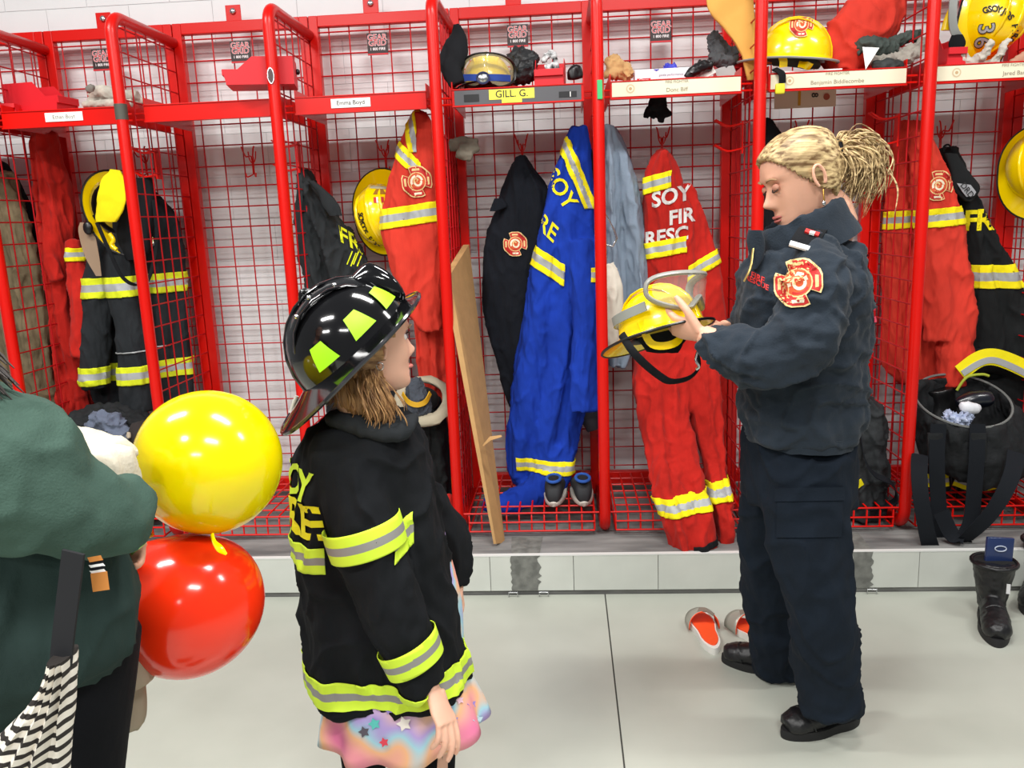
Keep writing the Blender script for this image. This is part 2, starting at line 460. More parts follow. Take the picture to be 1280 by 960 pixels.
def inst(name, me, mt, parent, loc=(0, 0, 0), smooth=True):
    if not len(me.materials): me.materials.append(mt); me.polygons.foreach_set('use_smooth', [smooth]*len(me.polygons))
    o = bpy.data.objects.new(name, me); COL.objects.link(o); o.parent = parent; o.location = loc; BASE[o.name] = BASE.get(parent.name, V())+V(loc); return o
LK = {}
LLAB = {-5: 'red wire gear locker at the far left edge, brown trousers hanging inside',
 -4: 'red wire gear locker with a yellow helmet over a striped black coat inside',
 -3: 'empty red wire gear locker with a bare hook and blank shelf front',
 -2: 'red wire gear locker with white name card, grey coat and yellow helmet inside',
 -1: 'red wire gear locker with yellow name tape on grey shelf front, blue coverall inside',
 0: 'red wire gear locker with glove box on the shelf and grey blue towel inside',
 1: 'red wire gear locker behind the officer with rolled red garment on the shelf',
 2: 'red wire gear locker holding the open black gear bag and red coveralls',
 3: 'red wire gear locker past the right end, behind the last rear upright'}
sp_ = mat('sign_red', 'C8202A', .5); sp_w = mat('sign_white', 'F0ECEC', .5)
gmat = mat('label_grey', '56565A', .5); cream = mat('label_cream', 'E8E0C4', .6); yl = mat('label_yellow', 'F2E850', .6); blu = mat('label_black', '1B1B1E', .6); ink = mat('faint_ink', '8E8672', .7); ink2 = mat('ink_dark', '33332A', .7)
for k in range(-5, 4):
    x0, x1 = PX[k], PX[k+1]; wd = x1-x0
    L_ = thing('gear_locker', LLAB[k], 'locker', (x0, 0, 0), 'red wire gear lockers in a row'); LK[k] = L_; BASE[L_.name] = V((x0, 0, 0))
    inst('hoop', div_me, RED, L_); tag(inst('side_mesh', dm_me, REDW, L_), kind='stuff'); inst('rear_upright', up_me, RED, L_, smooth=False); inst('rear_upright', up_me, RED, L_, (wd-.044, 0, 0), smooth=False)
    if k == 3:
        inst('hoop', div_me, RED, L_, (wd, 0, 0)); tag(inst('side_mesh', dm_me, REDW, L_, (wd, 0, 0)), kind='stuff')
    me = mesh_of(backgrid_bm(wd)); me['moved'] = 1; ob('back_mesh', me, REDW, L_, kind='stuff')
    me = mesh_of(basket_bm(wd)); me['moved'] = 1; ob('bottom_basket', me, RED, L_, kind='stuff')
    me = mesh_of(box(.042, wd-.042, BY-.02, BY+.02, ZB+.05, ZB+.11, .003)); me['moved'] = 1; ob('back_rail', me, RED, L_, smooth=False)
    me = mesh_of(box(.042, wd-.042, BY-.02, BY+.02, ZT-.048, ZT, .003)); me['moved'] = 1
    ob('back_rail', me, RED, L_, smooth=False)
    me = mesh_of(join(box(.25, .32, BY+.0, BY+.006, ZT-.01, ZT+.07, .002))); me['moved'] = 1; tb_ = ob('wall_tab', me, RED, L_, smooth=False)
    me = mesh_of(ball((.285, BY-.004, ZT+.042), (.014, .008, .014), 12)); me['moved'] = 1; ob('bolt', me, CHR, tb_)
    # shelf: sheet metal tray with flanged front
    a, b = .052, wd-.052
    sb = join(box(a, b, FY+.09, BY-.03, SH-.012, SH-.008), box(a, b, FY+.082, FY+.088, SH-.066, SH, .001), box(a, b, FY+.078, FY+.10, SH-.003, SH+.001, .0005), box(a, b, FY+.074, FY+.088, SH-.068, SH-.062))
    for xx in (a, b): sb = join(sb, box(xx-.002, xx+.002, FY+.09, BY-.03, SH-.06, SH+.03))
    me = mesh_of(sb); me['moved'] = 1; shelf = ob('shelf', me, RED, L_, smooth=False)
    for xx, s in ((a, -1), (b, 1)):
        for dz in (.03, .055):
            me = mesh_of(tube([(xx, FY+.10, SH-dz), (xx+s*.045, FY+.10, SH-dz)], .004, 6)); me['moved'] = 1; ob('shelf_pin', me, RED, shelf)
    yp = FY+.0805
    def plate(u0, u1, v0, v1, m_, name='name_plate', y=yp, t=.0015):
        me = mesh_of(box(x0+u0, x0+u1, y-t, y, SH+v0, SH+v1)); return ob(name, me, m_, shelf, smooth=False)
    def wr(s, size, u, v, m_, y=yp-.002, bold=.0):
        me = mesh_of(project(textbm(s, size, bold, 0), None, (x0+u, y, SH+v), (1, 0, 0), (0, 0, 1), (0, 1, 0), .0005)); ob('lettering', me, m_, shelf, smooth=False)
    if k == -4: plate(.24, .40, -.047, -.012, WHT); wr('Ethan Boyt', .022, .32, -.03, ink)
    if k == -2: plate(.20, .36, -.048, -.013, WHT); wr('Emma Boyd', .024, .28, -.03, ink2)
    if k == -1:
        plate(.062, wd-.062, -.062, -.006, gmat); plate(.20, .38, -.046, -.008, yl, y=yp-.0016); plate(.25, .33, -.060, -.046, yl, y=yp-.0016); plate(.10, .16, -.05, -.022, blu, y=yp-.0016)
        plate(wd-.15, wd-.08, -.05, -.028, blu, y=yp-.0016); wr('GILL. G.', .038, .29, -.027, ink2, y=yp-.0034, bold=.01); wr('1', .026, wd-.105, -.04, WHT, y=yp-.0034, bold=.02)
    if k >= 0:
        plate(a+.006, b-.004, -.058, -.005, cream)
        me = mesh_of(project(polybm(ngon(16, .017)), None, (x0+.13, yp-.002, SH-.03), (1, 0, 0), (0, 0, 1), (0, 1, 0), .0003)); ob('printed_emblem', me, mat('faint_emblem', 'D3BE9A', .7), shelf, smooth=False)
        for (ra) in (.012, .006):
            me = mesh_of(project(polybm(ngon(16, ra)), None, (x0+.13, yp-.002, SH-.03), (1, 0, 0), (0, 0, 1), (0, 1, 0), .0006+.0003*(ra < .01))); ob('printed_emblem', me, cream if ra > .01 else mat('faint_emblem2', 'C6A57A', .7), shelf, smooth=False)
        wr({0: 'Donc Biff', 1: 'Benjamin Biddlecombe', 2: 'Jared Bartlett', 3: ''}[k], .022, .31 if k != 2 else .36, -.042, ink)
        if k < 2: wr('FIRE FIGHTER', .015, .31, -.012, ink)
        else: wr('FIRE FIGHTER', .015, .34, -.013, ink)
    if k in (-4, -3, -2, -1, 0):          # maker's sign on the back mesh
        ux = wd/2+.01; px_ = {-4: 128, -3: 301, -2: 472, -1: 647, 0: 826}[k]; py_ = {-4: 75, -3: 65, -2: 55, -1: 45, 0: 39}[k]
        c = at(px_, py_, BY-.012); xx, zz = c.x, c.z; wS, hS = .046, .047
        s_ = ob('maker_sign', box(xx-wS, xx+wS, BY-.016, BY-.010, zz-hS, zz+hS, .001), fixp, L_, smooth=False)
        def sb_(bm_, m_, n_='sign_lettering', o_=0): me = mesh_of(project(bm_, None, (xx, BY-.0165, zz), (1, 0, 0), (0, 0, 1), (0, 1, 0), .0004+o_)); ob(n_, me, m_, s_, smooth=False)
        for t_, dz in (('GEAR', .027), ('GRID', .003)):
            b1 = textbm(t_, .035, .035, 0); xf(b1, Matrix.Translation((0, dz, 0))); sb_(b1, sp_w)
            b1 = textbm(t_, .035, .0, 0); xf(b1, Matrix.Translation((0, dz, 0))); sb_(b1, sp_, o_=.0005)
        b1 = textbm('1 800 FIRE', .016, .02, 0); xf(b1, Matrix.Translation((0, -.022, 0))); sb_(b1, sp_w)
        sb_(polybm([(-.046, -.047), (.046, -.047), (.046, -.040), (-.046, -.040)]), sp_, 'sign_edge')
    hx = {-4: (178, 190), -3: (313, 190), -2: (480, 182), -1: (652, 175), 0: (828, 166), 1: (1000, 158), 2: (1179, 158)}.get(k)
    if hx:
        c = at(hx[0], hx[1], BY-.03); ob('twin_hook', hookplate_bm(c.x, c.z), RED, L_)
    if k in (-4, -3, -2, 0, 1):
        me = mesh_of(sidehook_bm(1.86)); me['moved'] = 1
        o = ob('side_hook', me, RED, L_); o.location.x = wd
# oval badge, green tag and grey tape on posts
o = ob('oval_badge', xf(tube([(0, 0, 0), (0, .004, 0)], [(.014, .031)]*2, 20, side=(1, 0, 0)), Matrix.Translation((PX[-2], FY-.027, at(341, 96, FY).z))), CHR, LK[-2])
ob('badge_face', xf(tube([(0, 0, 0), (0, .002, 0)], [(.010, .026)]*2, 20, side=(1, 0, 0)), Matrix.Translation((PX[-2], FY-.0285, at(341, 96, FY).z))), mat('badge_dark', '4A3434', .3), LK[-2])
z = at(753, 113, FY).z; ob('green_tag', box(PX[0]-.004, PX[0]+.016, FY-.0285, FY-.018, z-.035, z+.035, .002), mat('green_tape', '3FB56B', .5), LK[0], smooth=False)
z = at(154, 140, FY).z; ob('grey_tape', tube([(PX[-3], FY, z-.03), (PX[-3], FY, z+.03)], .0245, 14), mat('tape_grey', '4B4B42', .6), LK[-3])
# ================================================================== LOCKER CONTENTS
def limb(L, n=18, m=5, flat=.8, side=(0, 1, 0)):
    P = [at(a[0], a[1], a[2]) for a in L]; R = []
    for a, p in zip(L, P):
        r = a[3]/ppm(p); R.append((a[4] if len(a) > 4 else r*flat, r))
    return tube(P, R, n, side=side, smooth=m)
def cloth_thing(name, label, cat, bms, mt, group=None, vox=.008, amp=.006, sc=(14, 14, 5), seed=1, part='body', anchor=None, sm=5):
    bm = fuse(bms, vox, sm) if len(bms) > 1 or vox else bms[0]
    wrinkle(bm, amp, sc, seed)
    lo = V((min(v.co.x for v in bm.verts)+max(v.co.x for v in bm.verts), min(v.co.y for v in bm.verts)+max(v.co.y for v in bm.verts), 2*min(v.co.z for v in bm.verts)))/2
    t = thing(name, label, cat, lo, group)
    o = ob(part, bm, mt, t); return t, o
YS = [YEL, SIL]
def dirv(p1, p2, Y):      # unit direction between two pixels on depth Y
    return (at(*p2, Y)-at(*p1, Y)).normalized()
def strip_at(src, par, p, q, Y, hw, mats=YS, silver=.36, clips=(), off=.004):
    """band whose centre line runs through pixels p -> q at depth Y"""
    d = dirv(p, q, Y); n_ = d.cross(V((0, 1, 0))).normalized(); c = (at(*p, Y)+at(*q, Y))/2
    return band(src, c, n_, hw, mats, par, off, silver, clips)
BKD = V((0, 1, 0))
# ---- far left bay: brown trousers and dark jacket
t, o = cloth_thing('trousers', 'faded olive brown work trousers hanging at the far left edge behind red wire', 'trousers',
    [rows([(215, -40, 12), (260, -45, 30), (330, -30, 48), (400, -20, 60), (460, -5, 68), (505, 10, 74)], 3.70, .12, fold=.02, fk=6, seed=3)], cloth('olive_cloth', '6B5E48', var=.25, vscale=14), amp=.012)
t, o = cloth_thing('jacket', 'dark jacket hanging behind the olive brown trousers at the left edge', 'jacket',
    [rows([(200, -40, 5), (240, -40, 30), (300, -30, 56), (380, -20, 62), (470, 0, 72), (520, 20, 80)], 3.80, .07, fold=.01)], BLK)
# ---- red coverall beside the yellow helmet
t, o = cloth_thing('coverall', 'red coverall hanging from its hook left of the striped turnout coat', 'coverall',
    [rows([(165, 46, 66), (185, 43, 70), (235, 43, 84), (290, 47, 90), (350, 58, 92), (400, 66, 98), (450, 73, 106), (500, 80, 112), (525, 84, 114)], 3.72, .13, fold=.03, fk=6, seed=2),
     limb([(90, 300, 3.66, 10), (98, 350, 3.64, 13), (103, 400, 3.63, 14), (105, 446, 3.63, 15)]), limb([(52, 290, 3.66, 7), (60, 320, 3.64, 10), (72, 350, 3.64, 9)])], REDC, amp=.009)
strip_at(o, t, (88, 318), (104, 318), 3.66, .03, [YEL2, SIL], clips=[(at(88, 318, 3.66), (-1, 0, 0))])
# ---- turnout coat with stripes
CHARC = cloth('charcoal_turnout', '25282B', bump=.6, bscale=300)
t, o = cloth_thing('turnout_coat', 'charcoal turnout coat with yellow and silver bands under a yellow helmet', 'coat',
    [rows([(240, 135, 190), (275, 125, 222), (330, 118, 230), (400, 116, 234), (460, 112, 240), (495, 116, 243), (505, 120, 243)], 3.76, .14, fold=.02, fk=7, seed=5),
     limb([(128, 270, 3.70, 16), (124, 340, 3.64, 18), (121, 410, 3.62, 18), (118, 470, 3.62, 18), (120, 485, 3.62, 17)]),
     limb([(150, 270, 3.66, 20), (150, 340, 3.60, 19), (163, 410, 3.58, 19), (170, 470, 3.58, 20), (172, 512, 3.58, 20)])], CHARC, amp=.007)
YD = [cloth('turnout_yellow', 'D8E12A', var=.1, bump=.6, bscale=300), SIL]
strip_at(o, t, (118, 360), (250, 352), 3.62, .045, YD); strip_at(o, t, (118, 470), (250, 462), 3.6, .042, YD)
# small white piping above the cuffs
strip_at(o, t, (150, 440), (190, 437), 3.58, .003, [SIL], 0, clips=[(at(148, 440, 3.58), (-1, 0, 0)), (at(196, 440, 3.58), (1, 0, 0))])
# ---- helmets
def orient(fwd, up):
    z = V(up).normalized(); x = V(fwd); x = (x-z*x.dot(z)).normalized(); y = z.cross(x)
    return Matrix((x, y, z)).transposed()
def dome(a, b, c, n=40, m=12, ridge=.0, z0=0):
    rings = []
    for i in range(m):
        ph = PI/2*i/m; r = math.cos(ph); z = z0+(c-z0)*math.sin(ph); ring = []
        for j in range(n):
            t = 2*PI*j/n; rr = r
            if ridge: rr *= 1
            e = ridge*(max(0, math.cos(t))**60+max(0, -math.cos(t))**60)*1
            ring.append(V((a*rr*math.cos(t), b*rr*math.sin(t), z+e*math.sin(ph+.3))))
        rings.append(ring)
    return loft(rings)
def brimprof(a, b, fr, sd, bk, dip=.012, n=48, th=.004, lift=0):
    """closed lip round a dome: inner edge at the dome, outer edge flared"""
    ri, ro, ro2, ri2 = [], [], [], []
    for j in range(n):
        t = 2*PI*j/n; c, s = math.cos(t), math.sin(t)
        e = sd+(fr-sd)*max(0, c)**2+(bk-sd)*max(0, -c)**1.5
        z = -dip*(1+.0*c)-(max(0, -c)**2)*dip*1.2-lift*max(0, c)**2
        ri.append(V(((a-.002)*c, (b-.002)*s, .002))); ro.append(V(((a+e)*c, (b+e)*s, z)))
        ro2.append(V(((a+e)*c, (b+e)*s, z-th))); ri2.append(V(((a-.006)*c, (b-.006)*s, -th)))
    mid = [(p+q)/2+V((0, 0, -.002)) for p, q in zip(ri, ro)]
    return loft([ri, mid, ro, ro2, ri2, ri], cap=False), ro
def helmet(label, c, fwd, up, s=1.0, shell=YELP, group='yellow fire helmets', trim=BLKP, strap=True, brim=(.028, .022, .065)):
    M = Matrix.Translation(c) @ (orient(fwd, up).to_4x4()) @ Matrix.Scale(s, 4)
    t = thing('fire_helmet', label, 'helmet', c, group)
    a, b, h = .125, .105, .125
    d = dome(a, b, h, ridge=.006); sh = ob('shell', xf(d, M), shell, t)
    br, ro = brimprof(a, b, *brim); ob('brim', xf(br, M), shell, t)
    ob('brim_edging', xf(tube([p+V((0, 0, -.002)) for p in ro], .0042, 6, closed=True), M), trim, t)
    rg = []
    for k in range(13):
        ang = PI*k/12; rg.append(V((math.cos(ang)*(a+.001), 0, math.sin(ang)*(h+.003))))
    ob('ridge', xf(tube(rg, [(.008, .004)]*13, 8, side=(0, 1, 0)), M), shell, t)
    for sg in (-1, 1):
        rg = [V((math.cos(PI*k/10)*a*.86, sg*.055*(.4+.6*math.sin(PI*k/10)), math.sin(PI*k/10)*h*.90+.004)) for k in range(1, 10)]
        ob('ridge', xf(tube(rg, [(.006, .003)]*9, 8, side=(0, 1, 0)), M), shell, t)
    ln = dome(a-.010, b-.010, h-.012, 32, 8); ob('liner', xf(ln, M), mat('helmet_liner', 'B99B10', .6), t)
    ob('headband', xf(tube([((a-.028)*math.cos(2*PI*j/24), (b-.022)*math.sin(2*PI*j/24), -.008) for j in range(24)], [(.0025, .014)]*24, 8, closed=True, side=None), M), BLKP, t)
    if strap:
        ob('chin_strap', xf(sweepstrip([(0, b-.01, 0), (.01, b-.03, -.07), (.015, 0, -.125), (.01, -b+.03, -.07), (0, -b+.01, 0)], (1, 0, 0), .018, .003), M), BLK, t)
    return t, M, sh
# helmet 1: opening faces the room, hung by its rim over the coat
t, M, sh = helmet('yellow helmet hung by its rim above the striped turnout coat', at(146, 262, 3.62), (-.15, -.3, 1), (-.72, .68, -.1), 1.12)
ob('neck_flap', wrinkle(rows([(212, 138, 150), (225, 128, 157), (245, 122, 158), (262, 119, 155), (277, 121, 145)], 3.50, .02, sq=3), .004, (20, 20, 12)), cloth('flap_yellow', 'F2DC1A', fold=.2), t)
ob('hood_lining', wrinkle(rows([(222, 160, 190), (240, 150, 193), (280, 148, 194), (310, 150, 188), (325, 158, 180)], 3.60, .07), .006), BLK, t)
ob('face_shield', rows([(278, 100, 112), (290, 98, 118), (320, 106, 124), (345, 120, 127)], 3.52, .006, sq=4), mat('smoky_visor', 'B59A80', .15, alpha=.55), t)
ob('shield_pivot', ball(at(110, 285, 3.50), (.022, .015, .03), 14), BLKP, t)
ob('buckle', tube([at(137, 292, 3.49), at(142, 300, 3.49), at(139, 306, 3.49), at(146, 312, 3.49)], .009, 8, smooth=4), YELP, t)
ob('strap', sweepstrip([at(121, 278, 3.50), at(135, 310, 3.48), at(152, 345, 3.47), at(170, 356, 3.48), at(186, 348, 3.5), at(196, 300, 3.54), at(192, 250, 3.58)], (1, 0, 0), .016, .004), BLK, t)
# helmet 2 in the grey coat bay: crown faces the room
t, M, sh = helmet('yellow helmet hung crown forward between the grey coat and red coverall', at(478, 270, 3.74), (.25, .1, -1), (-.25, -1, .12), 1.15, strap=False)
tr = bvh(sh)
def arctext(s, R, a0, a1, size, mt, par, tr, cx, cy, Y, bold=.03, flip=1, nm='lettering'):
    n = len(s)
    for i, ch in enumerate(s):
        if ch == ' ': continue
        a = a0+(a1-a0)*i/max(1, n-1); x, y = cx+R*math.cos(a), cy+R*math.sin(a)
        rad = (at(x, y, Y)-at(cx, cy, Y)).normalized()*flip; tan = (at(cx+R*math.cos(a+.05), cy+R*math.sin(a+.05), Y)-at(x, y, Y)).normalized()*(1 if a1 > a0 else -1)
        bm = project(textbm(ch, size, bold, 0), tr, at(x, y, Y), tan, rad, (0, 1, 0), .004)
        if len(bm.faces): ob(nm, bm, mt, par, smooth=False)
        else: bm.free()
bm = project(polybm([(.0, -.01), (.10, -.01), (.10, .01), (0, .01)], .01), tr, at(457, 232, 3.7), (1, 0, -.1), (0, 0, 1), (0, 1, 0), .003); ob('reflective_sticker', bm, mat('sticker_silver', 'C9C9A0', .3), t, smooth=False)
bm = project(polybm([(.0, -.012), (.045, -.012), (.045, .012), (0, .012)], .01), tr, at(467, 250, 3.7), (1, 0, .0), (0, 0, 1), (0, 1, 0), .003); ob('flag_sticker', bm, mat('thread_red', 'C0201C'), t, smooth=False)
bm = project(polybm([(.012, -.012), (.033, -.012), (.033, .012), (.012, .012)], .01), tr, at(467, 250, 3.7), (1, 0, .0), (0, 0, 1), (0, 1, 0), .004); ob('flag_sticker', bm, WHT, t, smooth=False)
bm = project(polybm(ngon(5, .007), 0), tr, at(474, 250, 3.7), (1, 0, .0), (0, 0, 1), (0, 1, 0), .005); ob('flag_sticker', bm, mat('thread_red', 'C0201C'), t, smooth=False)
bm = project(polybm([(0, 0), (.06, 0), (.045, .022), (.015, .022)], .01), tr, at(466, 243, 3.7), (1, 0, .0), (0, 0, 1), (0, 1, 0), .003); ob('small_emblem', bm, mat('emblem_brown', '9A6A14', .6), t, smooth=False)
arctext('SOYOOS FIRE RESCUE', 62, 3.05, 1.75, .030, mat('ink_black', '131313', .6), t, tr, 512, 262, 3.7, flip=-1)
# ---- grey coat (third bay)
t, o = cloth_thing('turnout_coat', 'plain dark grey coat hung by its collar loop, behind the black toy helmet', 'coat',
    [rows([(212, 379, 384), (226, 377, 392), (245, 374, 404), (280, 370, 430), (320, 374, 455), (360, 382, 470), (410, 386, 485), (470, 400, 500), (520, 410, 505)], 3.66, .16, fold=.025, fk=5, seed=8)], DGREY, amp=.01)
ob('collar', wrinkle(rows([(226, 384, 392), (240, 396, 410), (255, 402, 424), (270, 412, 428)], 3.56, .03), .004), DGREY, t)
tr = bvh(o)
write('FR', .10, YEL, t, tr, at(437, 300, 3.5), dirv((430, 292), (444, 300), 3.5), dirv((438, 315), (434, 285), 3.5), BKD, bold=.02)
for q in (0, 1): write('||', .07, YEL, t, tr, at(440+q*8, 322, 3.5), (1, 0, -.5), (.5, 0, 1), BKD, bold=.0)
# ---- red coverall next to cardboard
t, o = cloth_thing('coverall', 'red coverall with sleeve crest hanging beside the leaning cardboard carton', 'coverall',
    [rows([(140, 518, 532), (165, 508, 545), (200, 502, 552), (300, 505, 556), (420, 520, 560), (480, 526, 562), (540, 540, 566), (590, 548, 570)], 3.70, .12, fold=.02, fk=6, seed=4),
     rows([(142, 516, 534), (165, 507, 545), (200, 494, 548), (250, 481, 550), (290, 477, 552), (340, 490, 553), (380, 503, 554), (413, 526, 554)], 3.58, .12, fold=.012, fk=3, seed=6)], mat('coverall_orange_red', 'CE3220', .9, bump=.35, bscale=420, var=.08, fold=.5, fscale=(16, 16, 4)), amp=.006)
tr = bvh(o)
crest(t, tr, at(521, 227, 3.4), (1, 0, .05), (-.05, 0, 1), BKD, .056)
GS = [YEL2, SIL]
strip_at(o, t, (480, 274), (556, 262), 3.5, .042, GS)
strip_at(o, t, (499, 190), (516, 207), 3.5, .03, GS, clips=[(at(484, 190, 3.5), (-1, 0, 0)), (at(524, 190, 3.5), (1, 0, 0)), (at(510, 211, 3.5), (0, 0, -1))])
strip_at(o, t, (512, 150), (517, 180), 3.5, .03, GS, clips=[(at(512, 190, 3.5), (0, 0, -1)), (at(520, 190, 3.5), (1, 0, 0))])
# cuff seam flap
# ---- gloves clipped on the divider
GLV = cloth('glove_suede', '6E675B', fold=.3)
def glove(label, segs, mt=GLV, group=None, cat='gloves', name='work_glove', vox=.005, amp=.003):
    return cloth_thing(name, label, cat, [limb(s, 12, 4, .8) for s in segs], mt, group, vox, amp, (25, 25, 25), part='glove_body', sm=3)
glove('pair of folded taupe work gloves clipped on the divider above the carton', [[(562, 182, 3.6, 7), (578, 180, 3.58, 9), (592, 178, 3.57, 6)], [(575, 186, 3.56, 8), (590, 186, 3.55, 7), (600, 184, 3.55, 4)], [(572, 190, 3.56, 7), (586, 196, 3.54, 6), (590, 198, 3.54, 4)], [(580, 178, 3.57, 5), (598, 177, 3.55, 4)]])
# ---- cardboard carton
A0, A1, B0, B1 = at(617, 680, 3.20), at(554, 345, 3.33), at(626, 679, 3.27), at(579, 306, 3.72)
dx = V((.026, .004, 0))
cbm = new(); vs = [cbm.verts.new(p) for p in (A0, A1, B1, B0, A0+dx*.4, A1+dx, B1+dx, B0+dx*.7)]
for f in ((0, 1, 2, 3), (7, 6, 5, 4), (0, 4, 5, 1), (1, 5, 6, 2), (2, 6, 7, 3), (3, 7, 4, 0)): cbm.faces.new([vs[i] for i in f])
bmesh.ops.recalc_face_normals(cbm, faces=cbm.faces[:])
CARD = mat('cardboard', 'B88F5C', .85, var=.06, vscale=20, bump=.15, bscale=90)
t = thing('cardboard_carton', 'long flat brown cardboard carton leaning against the red post', 'carton', A0); ob('panel', cbm, CARD, t, smooth=False)
def onA(k, s): return (A0+(A1-A0)*k)*(1-s)+(B0+(B1-B0)*k)*s
nA = (A1-A0).cross(B0-A0).normalized(); nA = -nA if nA.y > 0 else nA
def quad(ps, off): bm = new(); bm.faces.new([bm.verts.new(p+nA*off) for p in ps]); return bm
ob('paper_label', quad([onA(.99, .35), onA(.86, .45), onA(.84, .55), onA(.96, .6)], .003), mat('label_paper', 'D8D4CC', .8), t, smooth=False)
ob('torn_edge', quad([onA(.52, .02), onA(.36, .02), onA(.37, .25), onA(.50, .15)], .003), mat('torn_paper', 'DDD8D0', .9), t, smooth=False)
ob('torn_flap', tube([at(604, 557, 3.2), at(613, 548, 3.18), at(627, 545, 3.18)], [(.002, .004), (.002, .010), (.002, .005)], 6), CARD, t)
# ---- black jacket with crest
t, o = cloth_thing('jacket', 'black jacket with round fire crest hanging left of the blue coverall', 'jacket',
    [rows([(195, 648, 656), (210, 638, 668), (235, 628, 684), (262, 618, 690), (300, 606, 700), (350, 603, 705), (400, 607, 705), (450, 620, 705), (500, 634, 705), (515, 640, 700)], 3.72, .13, fold=.02, fk=4, seed=9)], cloth('black_cotton', '14171E'), amp=.006)
ob('collar_point', rows([(248, 618, 628), (258, 614, 634), (264, 612, 622)], 3.66, .02), cloth('black_cotton', '14171E'), t)
crest(t, bvh(o), at(644, 305, 3.5), (1, 0, 0), (0, 0, 1), BKD, .046)
# ---- blue coverall
BLU = cloth('royal_blue_cloth', '17389E', fold=.6)
t, o = cloth_thing('coverall', 'royal blue coverall with yellow bands hanging above the sneakers', 'coverall',
    [rows([(158, 714, 734), (180, 706, 737), (220, 692, 740), (260, 680, 743), (300, 671, 745), (350, 661, 746), (400, 653, 747), (450, 644, 746), (500, 637, 735), (550, 633, 722), (585, 634, 712), (605, 642, 700)], 3.62, .14, fold=.02, fk=5, seed=11),
     limb([(690, 560, 3.62, 30), (688, 600, 3.56, 22), (650, 622, 3.5, 17), (625, 633, 3.48, 12), (606, 628, 3.47, 9)], flat=.7),
     limb([(728, 300, 3.56, 18), (732, 400, 3.52, 17), (730, 470, 3.50, 17), (730, 514, 3.50, 17)])], BLU, amp=.008)
tr = bvh(o)
strip_at(o, t, (708, 185), (738, 258), 3.5, .026, GS, clips=[(at(700, 172, 3.5), (-.2, 0, 1)), (at(700, 262, 3.5), (0, 0, -1))])
strip_at(o, t, (660, 316), (712, 350), 3.5, .040, GS, clips=[(at(706, 330, 3.5), (1, 0, -.1))])
strip_at(o, t, (720, 344), (750, 344), 3.5, .030, GS, clips=[(at(738, 330, 3.5), (-1, 0, 0))])
strip_at(o, t, (640, 583), (712, 590), 3.5, .030, GS, clips=[(at(642, 500, 3.5), (-1, 0, 0))])
write('SOY', .095, YEL2, t, tr, at(700, 236, 3.45), dirv((690, 215), (712, 250), 3.5), dirv((690, 250), (720, 230), 3.5), BKD, bold=.015)
write('RE', .095, YEL2, t, tr, at(684, 285, 3.45), dirv((680, 276), (692, 288), 3.5), dirv((680, 300), (692, 270), 3.5), BKD, bold=.015)
# dark strap bag and cap around it
cloth_thing('shoulder_bag', 'dark shoulder bag hanging between the blue coverall and the post', 'bag', [limb([(735, 185, 3.68, 5), (738, 240, 3.68, 8), (738, 300, 3.68, 8), (740, 350, 3.68, 5)])], BLK, vox=.006)
cloth_thing('beanie', 'dark grey beanie hanging low beside the right sneaker', 'hat', [limb([(728, 505, 3.70, 16), (735, 520, 3.68, 14), (742, 538, 3.68, 8)])], mat('beanie_grey', '3A3A42', .95, bump=.5, bscale=200), vox=.006)
# ---- sneakers
def shoe(name, label, cx, cy, Y, z, ang, L_=.28, W=.10, H=.10, upper=BLK, sole=None, group=None, ankle=0):
    M = Matrix.Translation((0, 0, 0))
    rings = []; n = 24
    prof = [(-.5, .34, .30, .9), (-.47, .62, .55, .95), (-.35, .82, .98, 1), (-.15, .84, .98, 1), (.05, .88, .74, .9), (.25, .98, .55, .75), (.38, .92, .46, .65), (.47, .65, .36, .5), (.5, .3, .2, .4)]
    for x, w_, h_, _ in prof:
        ring = []
        for j in range(n):
            a = 2*PI*j/n; c, s = math.cos(a), math.sin(a)
            ring.append(V((x*L_, W/2*w_*(abs(c)**.8)*(1 if c > 0 else -1), .018+(h_*H*.5)*(1+(abs(s)**.8)*(1 if s > 0 else -1)))))
        rings.append(ring)
    up = subsurf(loft(rings), 1)
    sol = []
    for z_, k in ((.0, .93), (.005, 1.0), (.022, 1.02), (.027, .97)):
        sol.append([V((L_*.515*k*math.cos(2*PI*j/32), W*.5*k*math.sin(2*PI*j/32)*(1+.12*math.cos(2*PI*j/32)), z_)) for j in range(32)])
    Mx = Matrix.Translation((cx, Y, z)) @ Matrix.Rotation(ang, 4, 'Z')
    t = thing(name, label, 'shoe', (cx, Y, z), group)
    ob('upper', xf(up, Mx), upper, t); ob('sole', xf(loft(sol), Mx), sole or WHT, t)
    ob('opening', xf(xf(tube([(.055*math.cos(2*PI*j/20), .030*math.sin(2*PI*j/20), 0) for j in range(20)], .007, 8, closed=True), Matrix.Translation((-L_*.28, 0, H+.012))), Mx), mat('sneaker_blue_lining', '1E4FA0', .8), t)
    ob('insole', xf(xf(ball((0, 0, 0), (.052, .028, .006), 16), Matrix.Translation((-L_*.28, 0, H+.008))), Mx), mat('sneaker_inside', '0B0C10', .9), t)
    for k in range(4): ob('lace', xf(tube([(L_*(-.10+.06*k), -.025, H*(.93-.1*k)+.012), (L_*(-.08+.06*k), 0, H*(.97-.1*k)+.02), (L_*(-.10+.06*k), .025, H*(.93-.1*k)+.012)], .003, 6, smooth=3), Mx), BLKP, t)
    return t
SOLE = mat('offwhite_rubber', 'C9C2B8', .7); SNK = mat('sneaker_charcoal', '1D1E22', .7, bump=.4, bscale=200)
zb = ZB+.111
c1, c2 = at(694, 632, 3.40), at(728, 630, 3.40)
